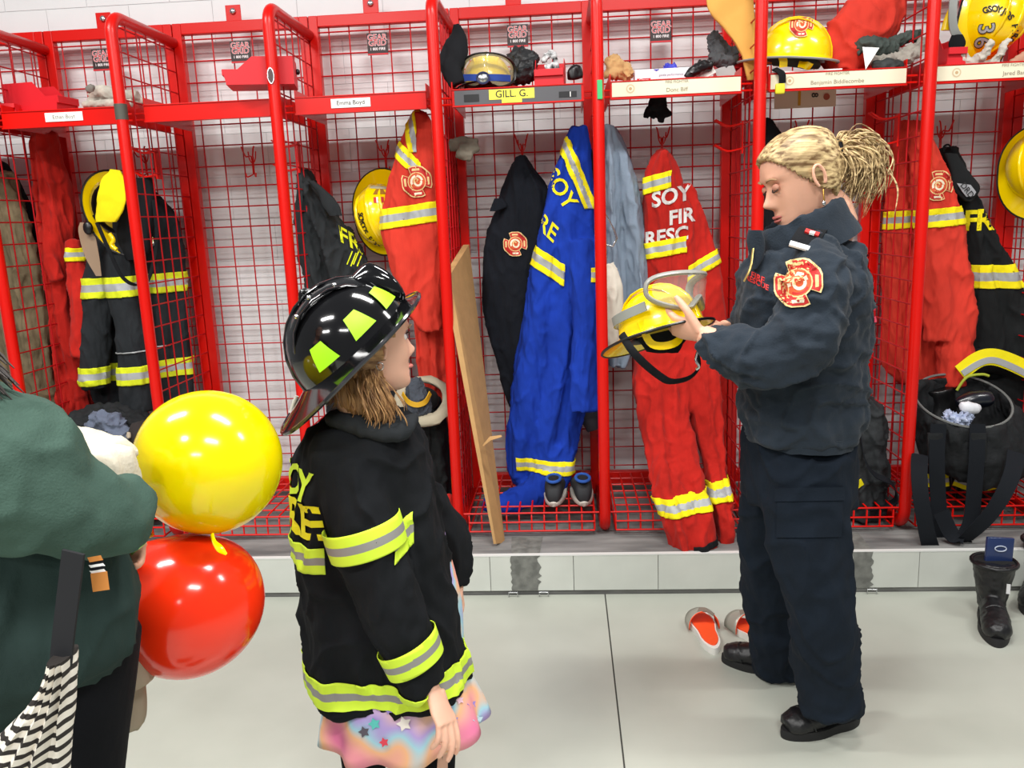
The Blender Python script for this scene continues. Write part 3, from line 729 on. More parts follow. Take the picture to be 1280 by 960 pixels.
shoe('sneaker', 'left charcoal sneaker on the basket, partly under the blue trouser leg', c1.x, c1.z, 3.50, zb, PI/2-.05, upper=SNK, sole=SOLE, group='charcoal sneakers below the blue coverall')
shoe('sneaker', 'right charcoal sneaker with blue collar lining next to the red post', c2.x, c2.z, 3.50, zb, PI/2+.05, upper=SNK, sole=SOLE, group='charcoal sneakers below the blue coverall')
# ---- towel, white cloth, carabiner
t, o = cloth_thing('towel', 'grey blue towel hanging right of the middle post', 'towel', [rows([(158, 754, 770), (180, 752, 780), (215, 752, 793), (260, 752, 802), (310, 752, 809), (350, 754, 814), (385, 756, 812), (420, 758, 800), (458, 760, 786)], 3.62, .13, fold=.035, fk=4, seed=13)], mat('terry_blue_grey', '7D8B9B', .98, bump=.9, bscale=260, var=.08, fold=.4), amp=.008)
cloth_thing('cotton_gloves', 'cream cotton gloves hanging on the middle post beside the towel', 'gloves', [limb([(758, 330, 3.42, 10), (764, 360, 3.40, 14), (766, 395, 3.40, 12), (768, 425, 3.42, 9), (764, 445, 3.44, 6)])], mat('cotton_cream', 'CFC7B8', .95, bump=.5, bscale=200, var=.05), vox=.006, amp=.006)
t = thing('carabiner', 'steel carabiner hanging right of the middle post by the towel', 'clip', at(760, 290, 3.45))
ob('ring', tube([at(756, 265, 3.45), at(768, 288, 3.45), at(771, 298, 3.45), at(766, 308, 3.45), at(757, 306, 3.45), at(752, 290, 3.45)], .0045, 8, closed=True), CHR, t)
# ---- lettered red coverall
t, o = cloth_thing('coverall', 'red coverall with white department lettering, behind the held yellow helmet', 'coverall',
    [rows([(188, 822, 832), (200, 814, 840), (222, 806, 850), (260, 804, 862), (300, 806, 872), (350, 806, 880), (400, 798, 885), (450, 790, 885), (490, 792, 885), (520, 806, 878)], 3.62, .15, fold=.018, fk=4, seed=15),
     limb([(858, 230, 3.68, 8), (872, 290, 3.64, 14), (885, 350, 3.62, 16), (893, 400, 3.62, 16), (897, 450, 3.62, 15)]),
     rows([(440, 795, 870, .08), (480, 795, 864, .04), (520, 798, 862, -.02), (560, 804, 872, -.10), (600, 812, 879, -.19), (640, 825, 889, -.28), (675, 836, 894, -.31), (710, 845, 901, -.32)], 3.50, .11, fold=.02, fk=5, seed=16),
     rows([(440, 850, 900, .08), (480, 855, 900, .05), (540, 866, 906, 0), (590, 882, 909, -.1), (625, 888, 915, -.2), (660, 895, 917, -.24), (690, 900, 913, -.24)], 3.50, .10, fold=.015, seed=17)], REDC, amp=.008)
tr = bvh(o)
WT = mat('lettering_reflective', 'D9D6D2', .6)
write('SOY', .088, WT, t, tr, at(839, 246, 3.4), dirv((820, 250), (860, 241), 3.5), (0, 0, 1), BKD, bold=.03)
write('FIR', .082, WT, t, tr, at(852, 271, 3.4), dirv((820, 275), (860, 268), 3.5), (0, 0, 1), BKD, bold=.03)
write('RESC', .082, WT, t, tr, at(833, 296, 3.4), dirv((810, 300), (860, 292), 3.5), (0, 0, 1), BKD, bold=.03)
strip_at(o, t, (805, 233), (850, 220), 3.5, .034, GS, clips=[(at(841, 230, 3.5), (1, 0, 0))])
strip_at(o, t, (806, 316), (868, 304), 3.5, .034, GS, clips=[(at(860, 230, 3.5), (1, 0, 0))])
strip_at(o, t, (862, 344), (892, 328), 3.5, .030, GS, clips=[(at(862, 330, 3.5), (-1, 0, 0))])
strip_at(o, t, (822, 640), (920, 626), 3.17, .034, GS, clips=[(at(820, 560, 3.2), (0, 0, 1))])
o2 = strip_at(o, t, (866, 690), (901, 683), 3.12, .013, [BLK], 0, clips=[(at(869, 688, 3.12), (-1, 0, 0)), (at(898, 688, 3.15), (1, 0, 0))])
# ---- black hood corner right of the fifth post
cloth_thing('jacket', 'black jacket mostly hidden behind the officer head and red post', 'jacket', [rows([(150, 950, 962), (170, 948, 978), (200, 948, 990), (300, 950, 1010), (420, 955, 1020)], 3.75, .10)], BLK)
# ================================================================== SHELF CONTENTS
ST = SH+.002
def bin_(label, c, w_, d_, h_, ang=0, mt=None, group='red plastic parts bins', contents=None):
    """open fronted stacking bin; origin at its base centre, open front towards -y"""
    t = thing('parts_bin', label, 'bin', c, group); M = Matrix.Translation(c) @ Matrix.Rotation(ang, 4, 'Z'); k = .002
    mt = mt or mat('bin_red', 'D3202A', .4, spec=.4)
    ob('base', xf(box(-w_/2, w_/2, -d_/2, d_/2, 0, k*1.5), M), mt, t, smooth=False)
    ob('back_panel', xf(box(-w_/2, w_/2, d_/2-k, d_/2, k, h_), M), mt, t, smooth=False)
    for s in (-1, 1):
        bm = new(); P = [(-d_/2, 0), (d_/2, 0), (d_/2, h_), (-d_*.1, h_), (-d_*.32, h_*.55), (-d_/2-.012, h_*.55)]
        A = [bm.verts.new((s*w_/2-k/2, y, z)) for y, z in P]; B = [bm.verts.new((s*w_/2+k/2, y, z)) for y, z in P]
        bm.faces.new(A); bm.faces.new(B[::-1])
        for i in range(6): j = (i+1) % 6; bm.faces.new((A[j], A[i], B[i], B[j]))
        ob('side_panel', xf(bm, M), mt, t, smooth=False)
    ob('front_lip', xf(join(box(-w_/2, w_/2, -d_/2-k, -d_/2, 0, h_*.35)), M), mt, t, smooth=False)
    ob('front_rim', xf(join(box(-w_/2, w_/2, -d_/2-.014, -d_/2-.008, h_*.33, h_*.55, .001)), M), mt, t, smooth=False)
    return t, M
# left bay: two bins and grey gloves
P = at(10, 135, 3.58); bin_('red parts bin at the far left end of the first shelf', (P.x, 3.60, ST), .14, .25, .08, .2)
P = at(48, 135, 3.58); bin_('tall ribbed red bin next to the left white name card', (P.x, 3.60, ST), .13, .25, .135, 1.45)
glove('pair of grey leather gloves lying on the first shelf by the grey taped post', [[(104, 131, 3.55, 4), (125, 130, 3.52, 6), (145, 130, 3.5, 6), (165, 128, 3.5, 5)], [(112, 115, 3.56, 7), (130, 116, 3.55, 9), (152, 120, 3.55, 8), (172, 118, 3.54, 6)], [(110, 127, 3.56, 5), (140, 124, 3.56, 8), (180, 126, 3.56, 4)]], mat('glove_grey_light', 'B5AFA2', .9, bump=.4, bscale=160, var=.2, vscale=20))
glove('small grey glove cuff roll standing on the first shelf', [[(109, 113, 3.50, 4), (113, 110, 3.49, 5), (118, 111, 3.49, 4)]], mat('glove_grey_dark', '7A766E', .9))
# bin hung on the inside of the second hoop
P = at(332, 112, 3.50); t, M = bin_('red parts bin hung on the hoop with the oval badge', (P.x+.02, 3.42, P.z-.005), .16, .26, .105, -1.35)
ob('dark_knob', ball(at(372, 90, 3.5), (.01, .01, .012), 10), BLKP, t)
# middle shelf: cap, goggles helmet, black hood, bin, torch
t, o = cloth_thing('baseball_cap', 'black felt cap standing on edge at the left of the middle shelf', 'hat', [limb([(570, 30, 3.50, 4), (572, 45, 3.49, 11), (569, 62, 3.48, 17), (564, 78, 3.47, 17), (562, 88, 3.47, 12)], flat=.5), limb([(560, 78, 3.46, 12), (566, 92, 3.45, 12), (572, 106, 3.44, 11)], flat=.6)], mat('felt_black', '1C1D20', .95, spec=.2, bump=.3), vox=.006, amp=.003)
t, M, sh = helmet('yellow helmet wearing black framed goggles on the middle shelf', (at(608, 90, 3.56).x, 3.58, ST+.035), (.05, -1, 0), (0, .05, 1), 1.0, strap=False)
def goggles(par, C, M, w_=.17, h_=.085, frame=None, lens=None, depth=.05, bandm=None, n=40):
    """curved ski-type goggles: local x across, z up, -y out"""
    def outline(k):
        P = []
        for j in range(n):
            a = 2*PI*j/n; c, s = math.cos(a), math.sin(a)
            x = w_/2*k*abs(c)**.75*(1 if c > 0 else -1); z = h_/2*k*abs(s)**.7*(1 if s > 0 else -1)
            if s < 0: z += .035*math.exp(-(x/.022)**2)*(k if k > .5 else k)     # nose notch
            y = depth*(x/(w_/2))**2 - (0 if k > .98 else .008)
            P.append(V((x, y, z)))
        return P
    o1 = outline(1.0); fr = frame or BLKP
    ob('goggle_frame', xf(tube(o1, [(.007, .012)]*n, 8, closed=True), M), fr, par)
    a, b, c_ = outline(.97), outline(.6), outline(.25)
    for L3 in (a, b, c_):
        for p in L3: p.y = depth*(p.x/(w_/2))**2-.012
    bm = loft([a, b, c_, [V((0, -.014, .008))]*n], cap=False); bmesh.ops.remove_doubles(bm, verts=bm.verts, dist=1e-5)
    ob('goggle_lens', xf(bm, M), lens, par)
    return o1
LENS = mat('amber_lens', 'CDC29A', .05, coat=1, alpha=.38)
MG = Matrix.Translation(at(608, 88, 3.43)) @ Matrix.Rotation(.05, 4, 'Y')
goggles(t, None, MG, .215, .125, mat('goggle_black', '1A1815', .35), LENS, .07)
for s in (-1, 1): ob('goggle_strap', xf(sweepstrip([(s*.10, .06, -.01), (s*.118, .12, -.01), (s*.11, .2, 0)], (0, 0, 1), .03, .003), MG), BLK, t)
c = at(604, 98, 3.40)
t = thing('headlamp', 'silver headlamp with blue strap at the foot of the goggles', 'lamp', c)
ob('lamp_housing', ball(c, (.026, .014, .022), 20), CHR, t); ob('lamp_rim', tube([c+V((.024*math.cos(a*PI/10), -.008, .021*math.sin(a*PI/10))) for a in range(20)], .004, 6, closed=True), mat('navy_plastic', '16224A', .4), t)
ob('strap', sweepstrip([at(570, 98, 3.47), at(585, 97, 3.43), at(600, 97, 3.415), at(622, 97, 3.43), at(638, 98, 3.47)], (0, 0, 1), .026, .003), mat('blue_strap', '1E3F90', .8), t)
cloth_thing('leather_hood', 'black leather hood crumpled between the goggles helmet and red bin', 'hood', [limb([(640, 66, 3.62, 9), (652, 72, 3.60, 11), (655, 88, 3.56, 17), (658, 102, 3.55, 15)]), limb([(646, 64, 3.6, 5), (660, 64, 3.58, 6), (664, 78, 3.55, 8), (662, 95, 3.54, 9)])], mat('black_leather', '1B1C1E', .55, bump=.3, bscale=60, fold=.6, fscale=(25, 25, 25)), vox=.006, amp=.012, sc=(20, 20, 16))
c = at(688, 100, 3.47); t, M = bin_('red parts bin full of black and white gear on the middle shelf', (c.x, 3.54, ST), .115, .20, .115, -.05)
cloth_thing('strap_bundle', 'black and white bundle stuffed in the bin on the middle shelf', 'straps', [limb([(678, 78, 3.5, 4), (684, 70, 3.5, 4), (690, 66, 3.5, 4), (694, 78, 3.49, 4), (690, 86, 3.49, 4)]), limb([(682, 86, 3.47, 5), (690, 84, 3.47, 6), (698, 84, 3.48, 5)])], mat('bundle_zebra', 'E8E8E8', .7, col2='0B0B0B', vscale=45), vox=.005, amp=.004, sc=(40, 40, 40))
t, o = cloth_thing('torch_holder', 'small black holder at the right end of the middle shelf', 'holder', [limb([(716, 100, 3.5, 7), (716, 90, 3.5, 7), (722, 86, 3.5, 5), (726, 98, 3.5, 4)])], BLKP, vox=.005, amp=.001)
# fifth shelf
cloth_thing('bucket_hat', 'tan bucket hat slumped on the shelf by the green tag', 'hat', [limb([(764, 72, 3.58, 8), (768, 84, 3.56, 12), (766, 98, 3.55, 10)]), limb([(768, 82, 3.56, 7), (780, 88, 3.54, 9), (788, 96, 3.53, 8)])], mat('tan_canvas', 'C49A66', .95, bump=.4, bscale=150, fold=.6, fscale=(20, 20, 20)), vox=.006, amp=.01, sc=(20, 20, 20))
def cuboid_thing(name, label, cat, c, sx, sy, sz, ang, mt, part='body'):
    t = thing(name, label, cat, c); M = Matrix.Translation(c) @ Matrix.Rotation(ang, 4, 'Z')
    ob(part, xf(box(-sx/2, sx/2, -sy/2, sy/2, 0, sz, .0015), M), mt, t, smooth=False); return t, M
c = at(826, 100, 3.50); t, M = cuboid_thing('glove_box', 'white cardboard box of blue disposable gloves on the shelf', 'box', (c.x+.005, 3.54, ST), .215, .11, .052, -.03, mat('box_white', 'E9E9EE', .6), 'carton')
def onbox(t, M, y, bm, m_, name='print'): ob(name, xf(bm, M @ Matrix.Translation((0, y, 0)) @ Matrix.Rotation(PI/2, 4, 'X')), m_, t, smooth=False)
redp = mat('print_red', 'C8202A', .6); gry = mat('print_grey', '7B8090', .6); bl = mat('print_blue', '3A45B8', .6)
onbox(t, M, -.0562, polybm([(-.10, .006), (-.045, .006), (-.045, .018), (-.10, .018)]), redp)
b1 = textbm('Gloves', .013, .02, 0); xf(b1, Matrix.Translation((-.072, .012, 0))); onbox(t, M, -.0568, b1, WHT, 'lettering')
onbox(t, M, -.0562, polybm([(.05, .003), (.10, .003), (.10, .012), (.05, .012)]), redp)
b1 = textbm('gentle performance', .012, 0, 0); xf(b1, Matrix.Translation((.035, .027, 0))); onbox(t, M, -.0564, b1, gry, 'lettering')
onbox(t, M, -.0562, polybm([(-.035, .05), (-.01, .05), (-.022, .042)]), bl)
ob('blue_glove_tuft', xf(wrinkle(subsurf(ball((.04, .0, .055), (.03, .02, .022), 16), 1), .012, (40, 40, 40)), M), mat('nitrile_blue', '3B3FC0', .4), t)
GB = mat('glove_black_leather', '2A2C2E', .7, bump=.4, bscale=120, fold=.6, fscale=(25, 25, 25))
glove('black rubber glove with green cuff, arched over the glove box end', [[(858, 98, 3.46, 5), (866, 90, 3.46, 7), (878, 83, 3.47, 7), (890, 82, 3.48, 6)], [(874, 84, 3.49, 5), (876, 76, 3.52, 3)]], BLKP, name='rubber_glove')
glove('dark grey winter glove on top of the paper tags, fifth shelf', [[(890, 42, 3.60, 6), (896, 56, 3.59, 11), (900, 70, 3.58, 13), (910, 76, 3.57, 10)], [(888, 70, 3.56, 8), (905, 78, 3.55, 9), (920, 74, 3.56, 7)], [(905, 66, 3.58, 9), (922, 66, 3.58, 8)]], mat('glove_slate', '4A4B4D', .9, bump=.4, bscale=100, fold=.6, fscale=(25, 25, 25)), amp=.008)
for (lab, x, y, sx, sy, rot) in (('white paper tag propped against the black rubber glove', 879, 90, .085, .055, .45), ('grey paper tag leaning beside the white one on the shelf', 907, 90, .075, .05, .3)):
    c = at(x, y, 3.49 if x < 900 else 3.53); t = thing('paper_tag', lab, 'tag', c); M = Matrix.Translation(c) @ Matrix.Rotation(-rot, 4, 'Y') @ Matrix.Rotation(-.3, 4, 'X')
    ob('card', xf(box(-sx/2, sx/2, -.001, .001, -sy/2, sy/2), M), mat('tag_paper_'+str(x), 'DAD9D2' if x < 900 else 'A8A8A6', .8), t, smooth=False)
P = at(928, 92, 3.60); bin_('red parts bin behind the grey glove at the shelf end', (P.x-.02, 3.66, ST), .12, .18, .15, .1)
t, o = cloth_thing('paper_bag', 'ochre paper envelope standing tall against the fifth post', 'envelope', [rows([(-25, 882, 940), (10, 884, 942), (35, 905, 943), (60, 922, 944), (80, 930, 944), (100, 934, 942)], 3.48, .02, sq=4)], mat('manila', 'E0A850', .8, bump=.1), vox=0, amp=.003)
# black glove hanging under the fifth shelf
glove('black knitted glove hanging fingers down under the fifth shelf', [[(822, 122, 3.62, 10), (822, 132, 3.62, 12), (820, 138, 3.62, 11)], [(812, 134, 3.61, 4), (808, 143, 3.60, 4), (807, 148, 3.6, 3)], [(818, 138, 3.61, 4), (815, 147, 3.6, 4)], [(824, 138, 3.61, 4), (826, 148, 3.60, 5), (826, 153, 3.6, 4)], [(829, 134, 3.61, 4), (835, 143, 3.6, 5), (837, 146, 3.6, 4)]], BLK, vox=.0045)
# sixth shelf
t, M, sh = helmet('glossy yellow helmet with red crest sticker on the sixth shelf', (at(992, 70, 3.50).x, 3.50, ST+.075), (.98, -.25, -.12), (.10, -.10, 1), 1.12, strap=False, trim=mat('trim_grey', '8A8C88', .6))
tr = bvh(sh); crest(t, tr, at(1002, 30, 3.3), (1, 0, 0), (0, 0, 1), BKD, .040, name='crest_sticker')
arctext('RESCUE', 30, 3.9, 2.6, .034, mat('ink_black', '131313'), t, tr, 998, 0, 3.35, bold=.03, flip=1)
ob('suspension', wrinkle(fuse([limb([(965, 76, 3.46, 7), (985, 74, 3.44, 9), (1010, 78, 3.44, 8), (1024, 82, 3.46, 5)])], .006), .004), mat('webbing_dark', '3A3A34', .9), t)
for a, b in (((975, 66), (979, 84)), ((998, 80), (1014, 84))): ob('yellow_strap', sweepstrip([at(*a, 3.40), at((a[0]+b[0])/2+2, (a[1]+b[1])/2, 3.395), at(*b, 3.40)], (1, 0, 0), .03, .003), YELP, t)
ob('hanging_strap', sweepstrip([at(968, 86, 3.40), at(977, 92, 3.375), at(978, 104, 3.375)], (1, 0, 0), .026, .005), BLK, t)
ob('buckle', subsurf(xf(box(-.019, .019, -.006, .006, -.02, .02, .006), Matrix.Translation(at(975, 111, 3.37))), 1), mat('buckle_lime', 'E4DC30', .4), t)
t, o = cloth_thing('coverall', 'red coverall rolled up and stuffed on the sixth shelf', 'coverall', [limb([(1030, 82, 3.55, 18), (1050, 68, 3.55, 30), (1078, 40, 3.56, 40), (1100, 5, 3.60, 30), (1112, -25, 3.62, 20)], n=26, flat=.7), limb([(1085, 25, 3.58, 32), (1098, 0, 3.6, 26), (1100, -30, 3.6, 20)])], mat('coverall_orange_red', 'CE3220'), amp=.014, sc=(7, 7, 6), seed=5)
glove('dark green leather gauntlet with pale lining piled on the sixth shelf', [[(1070, 62, 3.48, 7), (1085, 56, 3.47, 11), (1105, 58, 3.47, 11), (1122, 60, 3.47, 8)], [(1110, 56, 3.50, 7), (1130, 48, 3.52, 8), (1150, 44, 3.54, 7)]], mat('gauntlet_green', '39433E', .75, bump=.4, bscale=120, fold=.5, fscale=(20, 20, 20)), name='gauntlet', amp=.006)
glove('grey suede gauntlet lying under the green one, sixth shelf', [[(1085, 76, 3.46, 6), (1110, 76, 3.45, 8), (1140, 68, 3.46, 8), (1158, 56, 3.48, 6)], [(1120, 70, 3.5, 6), (1145, 60, 3.5, 7), (1156, 50, 3.52, 5)]], mat('gauntlet_suede', '9A948A', .95, bump=.5, bscale=150, fold=.5, fscale=(20, 20, 20)), name='gauntlet', amp=.007)
glove('dark leather gauntlet with open cuff at the front of the sixth shelf', [[(1090, 83, 3.43, 6), (1108, 82, 3.42, 9), (1128, 84, 3.42, 7)]], mat('gauntlet_dark', '2B2F2E', .7, bump=.4, bscale=120), name='gauntlet', amp=.004)
c = at(1087, 71, 3.41); t = thing('paper_tag', 'white triangular paper tag hanging out of the green gauntlet', 'tag', c)
bm = new(); bm.faces.new([bm.verts.new(at(x, y, Y)) for x, y, Y in ((1078, 59, 3.42), (1099, 60, 3.41), (1082, 87, 3.39))]); tg = ob('card', bm, WHT, t, smooth=False); tg.modifiers.new('s', 'SOLIDIFY').thickness = .002
t = thing('paper_sheet', 'white paper sheet under the sixth shelf helmet straps', 'paper', at(1000, 90, 3.45)); x0_, x1_ = at(962, 90, 3.45).x, at(1048, 90, 3.45).x
ob('sheet', box(x0_, x1_, 3.405, 3.62, ST, ST+.006), WHT, t, smooth=False)
# sign hanging under sixth shelf
c = at(1007, 124, 3.80); t = thing('paper_notice', 'cream notice with small number and red emblem hung below the sixth shelf', 'notice', c)
a_, b_ = at(968, 124, 3.80).x, at(1045, 124, 3.80).x; z1_, z0_ = at(1000, 113, 3.8).z, at(1000, 135, 3.8).z
ob('sheet', box(a_, b_, 3.80, 3.802, z0_, z1_), mat('notice_cream', 'D9CFB4', .8), t, smooth=False)
bm = project(polybm(ngon(14, .014)), None, (at(1033, 121, 3.8).x, 3.797, at(1033, 121, 3.8).z), (1, 0, 0), (0, 0, 1), BKD, .0); ob('emblem', bm, mat('notice_red', 'A0523A', .7), t, smooth=False)
bm = project(textbm('8', .04, .02, 0), None, (at(1018, 119, 3.8).x, 3.797, at(1018, 119, 3.8).z), (0, 0, -1), (1, 0, 0), BKD, .0); ob('lettering', bm, ink2, t, smooth=False)
bm = project(polybm([(-.006, -.03), (.006, -.03), (.006, .03), (-.006, .03)]), None, (at(999, 123, 3.8).x, 3.797, at(999, 123, 3.8).z), (1, 0, 0), (0, 0, 1), BKD, .0); ob('yellow_mark', bm, mat('label_gold', 'C89A2A', .7), t, smooth=False)
# seventh shelf: helmet 36, gloves, bin
t, M, sh = helmet('large yellow helmet numbered 36 lying on its side, right shelf', at(1236, 25, 3.60), (.25, .1, 1), (.45, -.9, .05), 1.15, strap=False)
tr = bvh(sh)
bm = project(textbm('3', .085, .045, 0), tr, at(1232, 36, 3.4), (0, 0, -1), (1, 0, .1), BKD, .004); ob('number', bm, mat('ink_black', '131313'), t, smooth=False)
bm = project(textbm('3', .085, .008, 0), tr, at(1232, 36, 3.4), (0, 0, -1), (1, 0, .1), BKD, .0055); ob('number', bm, mat('num_grey', 'A8A8A8', .5), t, smooth=False)
bm = project(textbm('6', .085, .045, 0), tr, at(1227, 53, 3.4), (.0, 0, -1), (1, 0, .1), BKD, .004); ob('number', bm, mat('ink_black', '131313'), t, smooth=False)
bm = project(textbm('6', .085, .008, 0), tr, at(1227, 53, 3.4), (.0, 0, -1), (1, 0, .1), BKD, .0055); ob('number', bm, mat('num_grey', 'A8A8A8'), t, smooth=False)
arctext('GSOYJOS FIRE', 27, -1.95, .45, .032, mat('ink_black', '131313'), t, tr, 1242, 38, 3.4, bold=.03)
ob('grey_band', sweepstrip([at(1194, -14, 3.46), at(1191, 10, 3.44), at(1192, 35, 3.44), at(1200, 50, 3.45)], (1, 0, 0), .03, .006), mat('trim_grey', '8A8C88'), t)
ob('black_strap', wrinkle(rows([(44, 1190, 1203), (54, 1186, 1207), (64, 1188, 1202), (70, 1192, 1200)], 3.44, .02), .003), BLK, t)
ob('yellow_flap', rows([(10, 1186, 1190), (24, 1180, 1192), (38, 1176, 1194)], 3.47, .02), YELP, t)
P = at(1177, 80, 3.50); bin_('small red bin right of the seventh post, beside helmet 36', (P.x+.01, 3.50, ST), .07, .18, .11, .05)
glove('pale grey work glove draped in front of helmet 36', [[(1188, 70, 3.45, 5), (1200, 74, 3.43, 8), (1215, 80, 3.42, 7), (1228, 80, 3.42, 6)], [(1214, 78, 3.43, 6), (1228, 70, 3.40, 6), (1236, 58, 3.38, 5), (1240, 50, 3.38, 4)], [(1230, 82, 3.42, 5), (1245, 74, 3.40, 5), (1256, 56, 3.38, 4), (1262, 48, 3.38, 3)]], mat('glove_pale', 'C4BDB2', .95, bump=.4, bscale=150, fold=.5, fscale=(25, 25, 25)), amp=.006)
glove('tan leather glove at the right edge of the photo under helmet 36', [[(1262, 80, 3.42, 4), (1272, 76, 3.42, 6), (1286, 68, 3.43, 7)]], mat('glove_tan', 'B98A72', .9))
# far right helmet hanging
t, M, sh = helmet('yellow helmet half out of frame at the right edge', at(1298, 208, 3.66), (0, .1, 1), (-.5, -.85, .1), 1.15)

# ================================================================== RIGHT BAYS
t, o = cloth_thing('coverall', 'red coverall with crest sleeve hanging behind the sixth red post mesh', 'coverall',
    [rows([(152, 1122, 1150), (180, 1116, 1160), (230, 1108, 1175), (300, 1106, 1195), (350, 1102, 1205), (400, 1102, 1205), (450, 1104, 1200), (478, 1120, 1195)], 3.76, .12, fold=.025, fk=7, seed=21),
     rows([(165, 1140, 1156), (190, 1140, 1172), (240, 1140, 1190), (275, 1145, 1201), (330, 1150, 1212), (380, 1154, 1219), (404, 1156, 1221), (425, 1156, 1222)], 3.62, .12, fold=.012, fk=3, seed=22),
     limb([(1190, 425, 3.62, 22), (1195, 445, 3.62, 24), (1190, 465, 3.62, 18), (1195, 485, 3.6, 14)])], mat('coverall_orange_red', 'CE3220'), amp=.008, seed=3)
tr = bvh(o)
crest(t, tr, at(1173, 232, 3.4), (1, 0, .0), (0, 0, 1), BKD, .052)
strip_at(o, t, (1130, 277), (1205, 270), 3.5, .038, GS, clips=[(at(1133, 270, 3.5), (-1, 0, 0))])
strip_at(o, t, (1104, 320), (1112, 345), 3.6, .02, GS, clips=[(at(1100, 310, 3.6), (0, 0, 1)), (at(1100, 348, 3.6), (0, 0, -1)), (at(1114, 330, 3.6), (1, 0, 0))])
t, o = cloth_thing('turnout_coat', 'black turnout coat with yellow initials hanging at the right edge', 'coat',
    [rows([(184, 1180, 1189), (200, 1178, 1198), (225, 1182, 1210), (260, 1188, 1226), (300, 1194, 1246), (350, 1203, 1275), (400, 1206, 1292), (450, 1208, 1300), (500, 1210, 1300)], 3.72, .14, fold=.02, fk=4, seed=24)], mat('coat_black', '1D1F20', .95, spec=.2, bump=.5, bscale=300, fold=.6, fscale=(12, 12, 5), var=.1), amp=.008)
tr = bvh(o)
ob('storm_flap', wrinkle(rows([(192, 1180, 1196), (215, 1188, 1211), (232, 1190, 1224), (243, 1196, 1222), (251, 1206, 1214)], 3.60, .03, sq=3), .003), mat('coat_black', '1D1F20'), t)
bm = new(); ps = [(1196, 229), (1213, 231), (1220, 240), (1217, 245), (1208, 246), (1203, 240)]; bm.faces.new([bm.verts.new(at(x, y, 3.575)) for x, y in ps]); pt = ob('brand_patch', bm, mat('patch_grey', '9A9CA0', .6), t, smooth=False); pt.modifiers.new('s', 'SOLIDIFY').thickness = .002
bm = project(textbm('DRD', .034, .01, 0), None, at(1209, 238, 3.568), dirv((1204, 232), (1214, 245), 3.57), dirv((1206, 243), (1214, 236), 3.57), BKD, 0); ob('lettering', bm, mat('ink_black', '131313'), t, smooth=False)
hk = ob('hang_loop', tube([at(1180, 190, 3.66), at(1180, 183, 3.66), at(1186, 181, 3.66), at(1190, 188, 3.66)], .004, 6, smooth=3), mat('coat_black', '1D1F20'), t)
for ch, x, y, s_ in (('O', 1200, 281, .105), ('F', 1213, 277, .115), ('R', 1231, 276, .12)): write(ch, s_, YEL2, t, tr, at(x, y, 3.5), (1, 0, 0), (0, 0, 1), BKD, bold=.03)
strip_at(o, t, (1205, 347), (1290, 347), 3.6, .05, GS)
# folded hi-vis trousers on edge and the big open bag
t, o = cloth_thing('turnout_trousers', 'folded turnout trousers with yellow hem draped behind the open black bag', 'trousers', [limb([(1196, 470, 3.66, 12), (1225, 452, 3.66, 15), (1255, 455, 3.66, 15), (1290, 470, 3.66, 16), (1310, 490, 3.66, 16)], flat=1.6), rows([(470, 1190, 1300), (520, 1190, 1300), (570, 1190, 1300)], 3.7, .15)], mat('coat_black', '1D1F20'), amp=.006)
ob('hem_band', sweepstrip([at(1200, 466, 3.52), at(1222, 450, 3.52), at(1240, 446, 3.52), at(1262, 452, 3.52), at(1300, 470, 3.52)], (0, 0, 1), .07, .006), YEL2, t)
ob('hem_band_silver', sweepstrip([at(1203, 467, 3.515), at(1222, 455, 3.515), at(1240, 450, 3.515), at(1262, 457, 3.515), at(1300, 476, 3.515)], (0, 0, 1), .026, .006), SIL, t)
BAG = mat('bag_nylon', '1B1D1F', .8, spec=.3, bump=.5, bscale=250, fold=.8, fscale=(12, 12, 12), var=.1)
bg = rows([(508, 1146, 1256), (520, 1146, 1270), (545, 1148, 1282), (575, 1150, 1288), (598, 1160, 1280), (612, 1180, 1262)], 3.46, .30, n=56, fold=.012, fk=5, seed=31)
t = thing('gear_bag', 'large open black nylon gear bag with long webbing straps, right side', 'bag', at(1205, 612, 3.46))
# bag with an open, hollow mouth
def openbag(L, Y, th, inner=.02, tilt=.20):
    n = 56; rg = []
    for (py, xl, xr, k) in L:
        a, b = at(xl, py, Y), at(xr, py, Y); c = (a+b)/2; u = (b-a)/2
        rg.append([c+u*math.cos(2*PI*j/n)+V((0, th/2*k*math.sin(2*PI*j/n), tilt*k*th/2*math.sin(2*PI*j/n))) for j in range(n)])
    return rg
OUT = [(586, 1185, 1255, .55), (580, 1160, 1284, .85), (560, 1148, 1292, 1), (532, 1144, 1290, 1.04), (500, 1144, 1264, 1.0)]
INN = [(502, 1149, 1259, .95), (530, 1152, 1270, .9), (555, 1160, 1270, .8), (570, 1180, 1255, .5)]
rg = openbag(OUT, 3.44, .30, tilt=.55)+openbag(INN, 3.44, .30, tilt=.55)
bb = wrinkle(subsurf(loft(rg), 2), .012, (10, 10, 12), 4); bagm = ob('bag_body', bb, BAG, t)
rim = openbag([(500, 1146, 1262, .98)], 3.44, .30, tilt=.55)[0]; ob('zip_edge', tube(rim, .005, 6, closed=True), mat('zip_grey', '6A6C6A', .7), t)
WEB = mat('black_webbing', '0F1319', .85, bump=.5, bscale=500, spec=.25)
